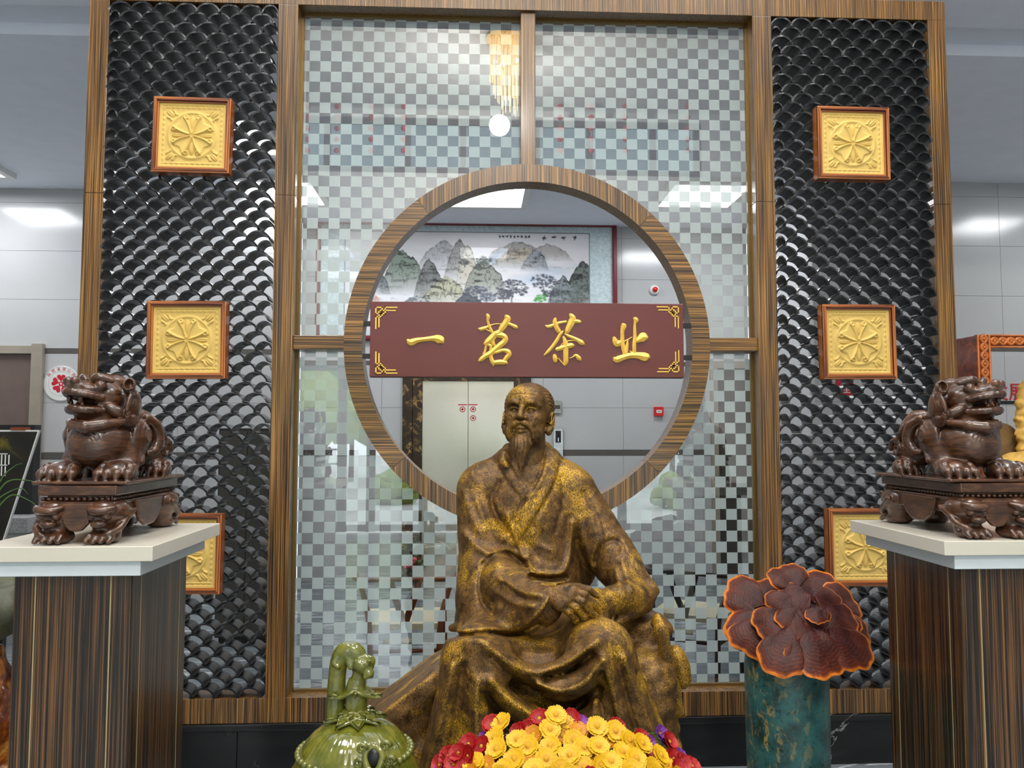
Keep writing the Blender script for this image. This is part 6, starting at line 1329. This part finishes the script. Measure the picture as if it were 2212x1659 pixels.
for P_ in ([(-40, 1140), (0, 1040), (30, 1008), (48, 1001)], [(-30, 1130), (20, 1072), (60, 1080), (90, 1102)], [(-30, 1120), (10, 1045), (60, 1038), (100, 1052)], [(-45, 1160), (-10, 1085), (40, 1055), (62, 1068)]):
    q = spline([at(u, w, gy) for u, w in P_], 6); m = B(); m.tube(q, [(0.004*(1-i/len(q))+0.0008, 0.0008) for i in range(len(q))], 6, flat=(0, 1, 0)); m.build('blade', 'stem_green', t, smooth=True)
m = B(); m.tube([gp, (gp[0], gy, 0.85)], 0.02, 8); m.build('stem', 'stem_green', t); B().lathe([(0.10, 0), (0.14, 0.1), (0.15, 0.7), (0.12, 0.86), (0.02, 0.86)], (gp[0], gy, 0), 24).build('pot', 'black_marble', t, auto=0.6)
# ---- layered stone behind the left pedestal
t = NT('amber_stone'); v = t.coord('Object'); n1 = t.noise(v, 7, 6, 0.65, 1.2); t.set(Base__Color=t.ramp(n1, [(0.3, srgb(26, 12, 8)), (0.45, srgb(96, 44, 16)), (0.58, srgb(160, 92, 30)), (0.7, srgb(206, 166, 90))]), Roughness=0.22, Coat__Weight=0.5); MT['amber_stone'] = t.m
plain('green_stone', srgb(74, 76, 56), 0.5, var=0.4, scale=9, bump=0.4); plain('yellow_stone', srgb(226, 180, 88), 0.6, var=0.25, scale=16, bump=0.6); plain('brown_stone', srgb(134, 106, 66), 0.75, var=0.25, scale=22, bump=0.5)
def boulder(name, lab, cat, c0, r, mat, seed, amp=0.12, h=0.012, z0=None, group=None):
    c = Clay(np.array(c0)-np.array(r)*1.45, np.array(c0)+np.array(r)*1.45, h); c.ell(c0, r, 0.02); rs_ = np.random.RandomState(seed); m_ = min(r)
    for _ in range(9):
        d = rs_.normal(size=3); d /= np.linalg.norm(d); c.ell(np.array(c0)+d*np.array(r)*0.75, m_*rs_.uniform(0.25, 0.5), m_*0.15)
    k1, k2, k3 = rs_.uniform(0, 6, 3); f = 2.6/m_
    c.disp(lambda x, y, z: amp*m_*(np.sin(f*x+k1+1.3*np.sin(f*z))*np.sin(f*1.2*z+k2)*0.6+0.35*np.sin(2.3*f*x-1.7*f*z+k3)*np.sin(2.1*f*y+f*z)))
    if z0 is not None: c.plane((0, 0, z0), (0, 0, -1), 0.002)
    V, F = c.net(); L = (c0[0], c0[1], V[:, 2].min()); o = link(name, np_mesh(name, V, F, loc=L), None, mat); o.location = L; return tag(o, lab, cat, group)
ls = at(-25, 1450, -0.9); boulder('amber_rock', 'glossy amber brown carved rock beside the pedestal', 'rock', (ls[0], -0.9, 0.41), (0.15, 0.18, 0.42), 'amber_stone', 2, 0.18, 0.014, 0.001)
zr = at(0, 1390, -0.9)[2]; boulder('green_rock', 'layered grey green stone lying on the amber rock', 'rock', (ls[0]-0.03, -0.9, 0.985), (0.19, 0.15, 0.12), 'green_stone', 5, 0.15, 0.010)
# ---- carved display cabinet with yellow stones on the right
t = NT('carved_lacquer'); v = t.coord('Object'); n1 = t.noise(v, 12, 4, 0.6, 1.0); t.set(Base__Color=t.ramp(n1, [(0.3, srgb(66, 22, 12)), (0.55, srgb(128, 50, 18)), (0.75, srgb(176, 90, 36))]), Roughness=0.25, Coat__Weight=0.4); MT['carved_lacquer'] = t.m
CY = 0.75; fx = at(2112, 900, CY)[0]; ft = at(2112, 724, CY)[2]; bw = at(2140, 900, CY)[0]-fx; fx1 = fx+1.0; fd = 0.36
zsh = at(2150, 1035, CY)[2]
cab = thing('display_cabinet', 'open display cabinet with carved orange brown frame beside the wood screen', 'cabinet', ((fx+fx1)/2, CY+fd/2, 0))
B().box(fx, fx+0.025, CY, CY+fd, 0.0, ft).build('side_panel', 'carved_lacquer', cab, bevel=0.003); B().box(fx1-0.025, fx1, CY, CY+fd, 0.0, ft).build('side_panel', 'carved_lacquer', cab)
B().box(fx+0.025, fx1-0.025, CY, CY+fd, ft-0.03, ft).build('top_panel', 'carved_lacquer', cab); B().box(fx+0.025, fx1-0.025, CY, CY+fd, zsh-0.03, zsh).build('shelf', 'carved_lacquer', cab); B().box(fx+0.025, fx1-0.025, CY, CY+fd, 0.02, zsh-0.03).build('lower_case', 'chair_dark', cab)
plain('carved_orange', srgb(198, 112, 52), 0.3, var=0.2, scale=18)
B().box(fx-0.004, fx+bw, CY-0.02, CY, zsh, ft).build('carved_border', 'carved_lacquer', cab); B().box(fx+bw, fx1, CY-0.02, CY, ft-bw*0.95, ft).build('carved_border', 'carved_lacquer', cab)
def vine(p0, p1):
    m = B(); p0, p1 = np.array(p0), np.array(p1); L = np.linalg.norm(p1-p0); d = (p1-p0)/L; n = np.array([d[2], 0, -d[0]]); k = int(L/0.05); N = k*10
    for ph in (0, PI):
        q = [p0+d*L*i/N+n*bw*0.22*math.sin(2*PI*i/20+ph) for i in range(N+1)]; m.tube(q, 0.010, 8)
    for i in range(k): m.ball(p0+d*L*(i+0.5)/k+np.array([0, -0.004, 0]), (0.011, 0.010, 0.011), 8, 6)
    for s in (-1, 1): m.tube([p0+n*s*bw*0.44, p1+n*s*bw*0.44], 0.006, 6)
    m.build('carved_vine', 'carved_orange', cab, smooth=True)
vine((fx+bw/2, CY-0.022, zsh), (fx+bw/2, CY-0.022, ft)); vine((fx+bw, CY-0.022, ft-bw*0.48), (fx1, CY-0.022, ft-bw*0.48))
YS = CY+0.16; p = at(2185, 985, YS-0.1); boulder('yellow_stone_lump', 'rounded yellow stone lying on the cabinet shelf', 'rock', (p[0]+0.03, YS-0.08, zsh+0.075), (0.14, 0.08, 0.085), 'yellow_stone', 12, 0.2, 0.008, zsh)
p = at(2165, 925, YS+0.1); boulder('brown_slab', 'flat upright brown stone behind the yellow one', 'rock', (p[0], YS+0.10, zsh+0.17), (0.13, 0.03, 0.17), 'brown_stone', 15, 0.06, 0.008, zsh)
p = at(2215, 840, YS); boulder('yellow_stone_branch', 'craggy yellow stone rising above the brown slab', 'rock', (p[0], YS, (zsh+0.30)), (0.07, 0.05, 0.30), 'yellow_stone', 21, 0.3, 0.008, zsh)
# ================================================================== front hall and garden behind the photographer (seen mirrored in the glass)
plain('leaf_light', srgb(130, 150, 50), 0.7, var=0.5, scale=30); plain('leaf_mid', srgb(84, 110, 54), 0.7, var=0.5, scale=22); plain('paving', srgb(196, 196, 192), 0.8, var=0.06, scale=2); plain('lawn', srgb(96, 122, 52), 0.9, var=0.2); plain('bark', srgb(84, 70, 56), 0.9); plain('grey_stone', srgb(190, 190, 186), 0.8, var=0.12, scale=12)
struct(B().box(-30, 30, -60, -9.3, -0.12, -0.02).build('ground_outside', 'paving'))
def clump(name, lab, cat, c0, r, mat, seed, group, n=26, base=True):
    rs_ = random.Random(seed); m = B()
    t = thing(name, lab, cat, (c0[0], c0[1], 0), group)
    for i in range(n):
        a_, e_, q = rs_.uniform(0, 6.28), rs_.uniform(-1, 1), rs_.uniform(0.25, 0.5); k_ = 1-q*0.6; m.ball((c0[0]+r[0]*k_*math.cos(a_)*math.sqrt(1-e_*e_), c0[1]+r[1]*k_*math.sin(a_)*math.sqrt(1-e_*e_), c0[2]+r[2]*k_*e_), (r[0]*q, r[1]*q, r[2]*q), 8, 6)
    v0 = m.v; m.v = [(x+0.05*math.sin(9*y+7*z), y, z+0.05*math.sin(11*x+5*y)) for x, y, z in v0]
    o = m.build('foliage', mat, t, smooth=True); o['kind'] = 'stuff'
    m = B(); m.tube([(c0[0], c0[1], -0.02), (c0[0]+0.05, c0[1], c0[2])], [0.10 if r[2] > 0.8 else 0.04, 0.05], 8); m.build('trunk', 'bark', t)
for i, (u, w, Y, rx, rz) in enumerate([(690, 850, -19.6, 1.5, 1.5), (630, 840, -21.8, 1.6, 1.7), (760, 860, -24.0, 1.6, 1.5), (850, 840, -26.2, 1.9, 1.9), (1450, 880, -21, 1.6, 1.4), (1520, 850, -23.4, 1.8, 1.9), (1020, 830, -28.6, 2.0, 2.0), (1250, 830, -31, 2.0, 2.0)]):
    p = mir(u, w, Y); clump('garden_tree', 'bushy green garden tree outside the glass front', 'tree', (p[0], Y, p[2]), (rx, 0.9, rz), 'leaf_mid' if i % 2 else 'leaf_light', 50+i, 'garden trees outside')
for i, (u0, u1, w, Y) in enumerate([(648, 728, 1062, -13), (1418, 1500, 1045, -13.5), (800, 900, 1055, -15)]):
    a, b = mir(u0, w, Y), mir(u1, w, Y); clump('clipped_hedge', 'clipped light green hedge outside the glass front', 'hedge', ((a[0]+b[0])/2, Y, 0.34), ((b[0]-a[0])/2*1.1, 0.6, 0.4), 'leaf_light', 70+i, 'clipped hedges outside', 40)
for i, (u, Y) in enumerate([(664, -12.2), (688, -14.5), (1508, -12.4)]):
    p = mir(u, 1000, Y); t = thing('stone_lion_post', 'pale stone post with a small lion on top outside', 'statue', (p[0], Y, -0.02), 'stone lion posts outside')
    B().box(p[0]-0.11, p[0]+0.11, Y-0.11, Y+0.11, -0.02, 0.75).build('post', 'grey_stone', t, bevel=0.02); m = B(); m.ball((p[0], Y, 0.92), (0.11, 0.13, 0.18), 12, 8); m.ball((p[0], Y+0.06, 1.13), (0.085, 0.09, 0.09), 12, 8); m.ball((p[0]-0.06, Y+0.12, 0.80), 0.05, 8, 6); m.ball((p[0]+0.06, Y+0.12, 0.80), 0.05, 8, 6); m.build('lion', 'grey_stone', t, smooth=True)
p = mir(655, 960, -17); t = thing('white_van', 'white van parked outside the glass front', 'van', (p[0]-0.9, -17, -0.02)); x1 = p[0]+0.34
B().prism([(x1-2.6, 0.35), (x1, 0.35), (x1+0.02, 1.0), (x1-0.12, 1.9), (x1-0.5, 2.15), (x1-2.6, 2.15)], -17.9, -17.0, 'y').build('body', 'white_plastic', t, bevel=0.08)
B().prism([(x1-1.1, 1.15), (x1-0.15, 1.15), (x1-0.28, 1.75), (x1-1.1, 1.8)], -17.0, -16.985, 'y').build('side_window', 'black_plastic', t)
for dx in (-0.5, -2.1): m = B(); m.tube([(x1+dx, -17.12, 0.30), (x1+dx, -16.98, 0.30)], 0.32, 20); m.build('wheel', 'black_plastic', t)
a, b = mir(650, 950, -15.6), mir(722, 950, -15.6); t = thing('garden_fence', 'low dark metal lattice fence outside the glass front', 'fence', ((a[0]+b[0])/2, -15.6, -0.02))
for z in (0.9, 1.25, 1.55): m = B(); m.tube([(a[0]-1.5, -15.6, z), (b[0]+0.1, -15.6, z)], 0.025, 6); m.build('fence_rail', 'dark_strip', t)
for i in range(9): m = B(); x = a[0]-1.5+(b[0]+0.1-a[0]+1.5)*i/8; m.tube([(x, -15.6, -0.02), (x, -15.6, 1.57)], 0.022, 6); m.build('fence_bar', 'dark_strip', t)
# strings of red balls before the upper windows
for g, (us, n0) in enumerate((((665, 728, 802, 872), 0), ((1210, 1277, 1350, 1485), 4))):
    for j, u in enumerate(us):
        yb = -8.6; p = mir(u, 230, yb); q = mir(u, 325, yb); t = thing('ball_garland', 'string of red balls hanging before the upper windows', 'garland', (p[0], yb, q[2]-0.05), 'red ball garlands')
        m = B(); m.tube([(p[0], yb, CEIL_F), (p[0], yb, q[2])], 0.004, 6); m.build('string', 'white_plastic', t)
        for k in range(5): m = B(); m.ball((p[0], yb, p[2]+(q[2]-p[2])*k/4), 0.045, 12, 8); m.build('ball', 'red_plastic', t, smooth=True)
# chandelier
yb = -6.6; p = mir(1100, 150, yb); ch = thing('chandelier', 'gold crystal chandelier of hanging glass strands in the front hall', 'chandelier', (p[0], yb, CEIL_F-1.1))
t = NT('crystal'); t.set(Base__Color=(1.0, 0.86, 0.6, 1), Roughness=0.08, Metallic=0.6, Emission__Color=(1, 0.78, 0.42, 1), Emission__Strength=2.2); MT['crystal'] = t.m
B().lathe([(0.30, 0), (0.32, -0.02), (0.32, -0.05), (0.28, -0.055)], (p[0], yb, CEIL_F), 32).build('canopy', 'gold_leaf', ch)
m = B(); rs = random.Random(2)
for ring, L in ((0.27, 0.55), (0.22, 0.75), (0.16, 0.92), (0.09, 1.05)):
    n = int(ring*110)
    for i in range(n):
        a_ = 2*PI*i/n; x, y = p[0]+ring*math.cos(a_), yb+ring*math.sin(a_); l = L*rs.uniform(0.9, 1.03); m.box(x-0.006, x+0.006, y-0.006, y+0.006, CEIL_F-0.05-l, CEIL_F-0.05)
o = m.build('crystal_strands', 'crystal', ch); o['kind'] = 'stuff'
for i in range(6): a_ = i*PI/3; m = B(); m.ball((p[0]+0.2*math.cos(a_), yb+0.2*math.sin(a_), CEIL_F-0.35-0.06*(i % 3)), 0.03, 10, 8); m.build('bulb', 'bulb_glow', ch, smooth=True)
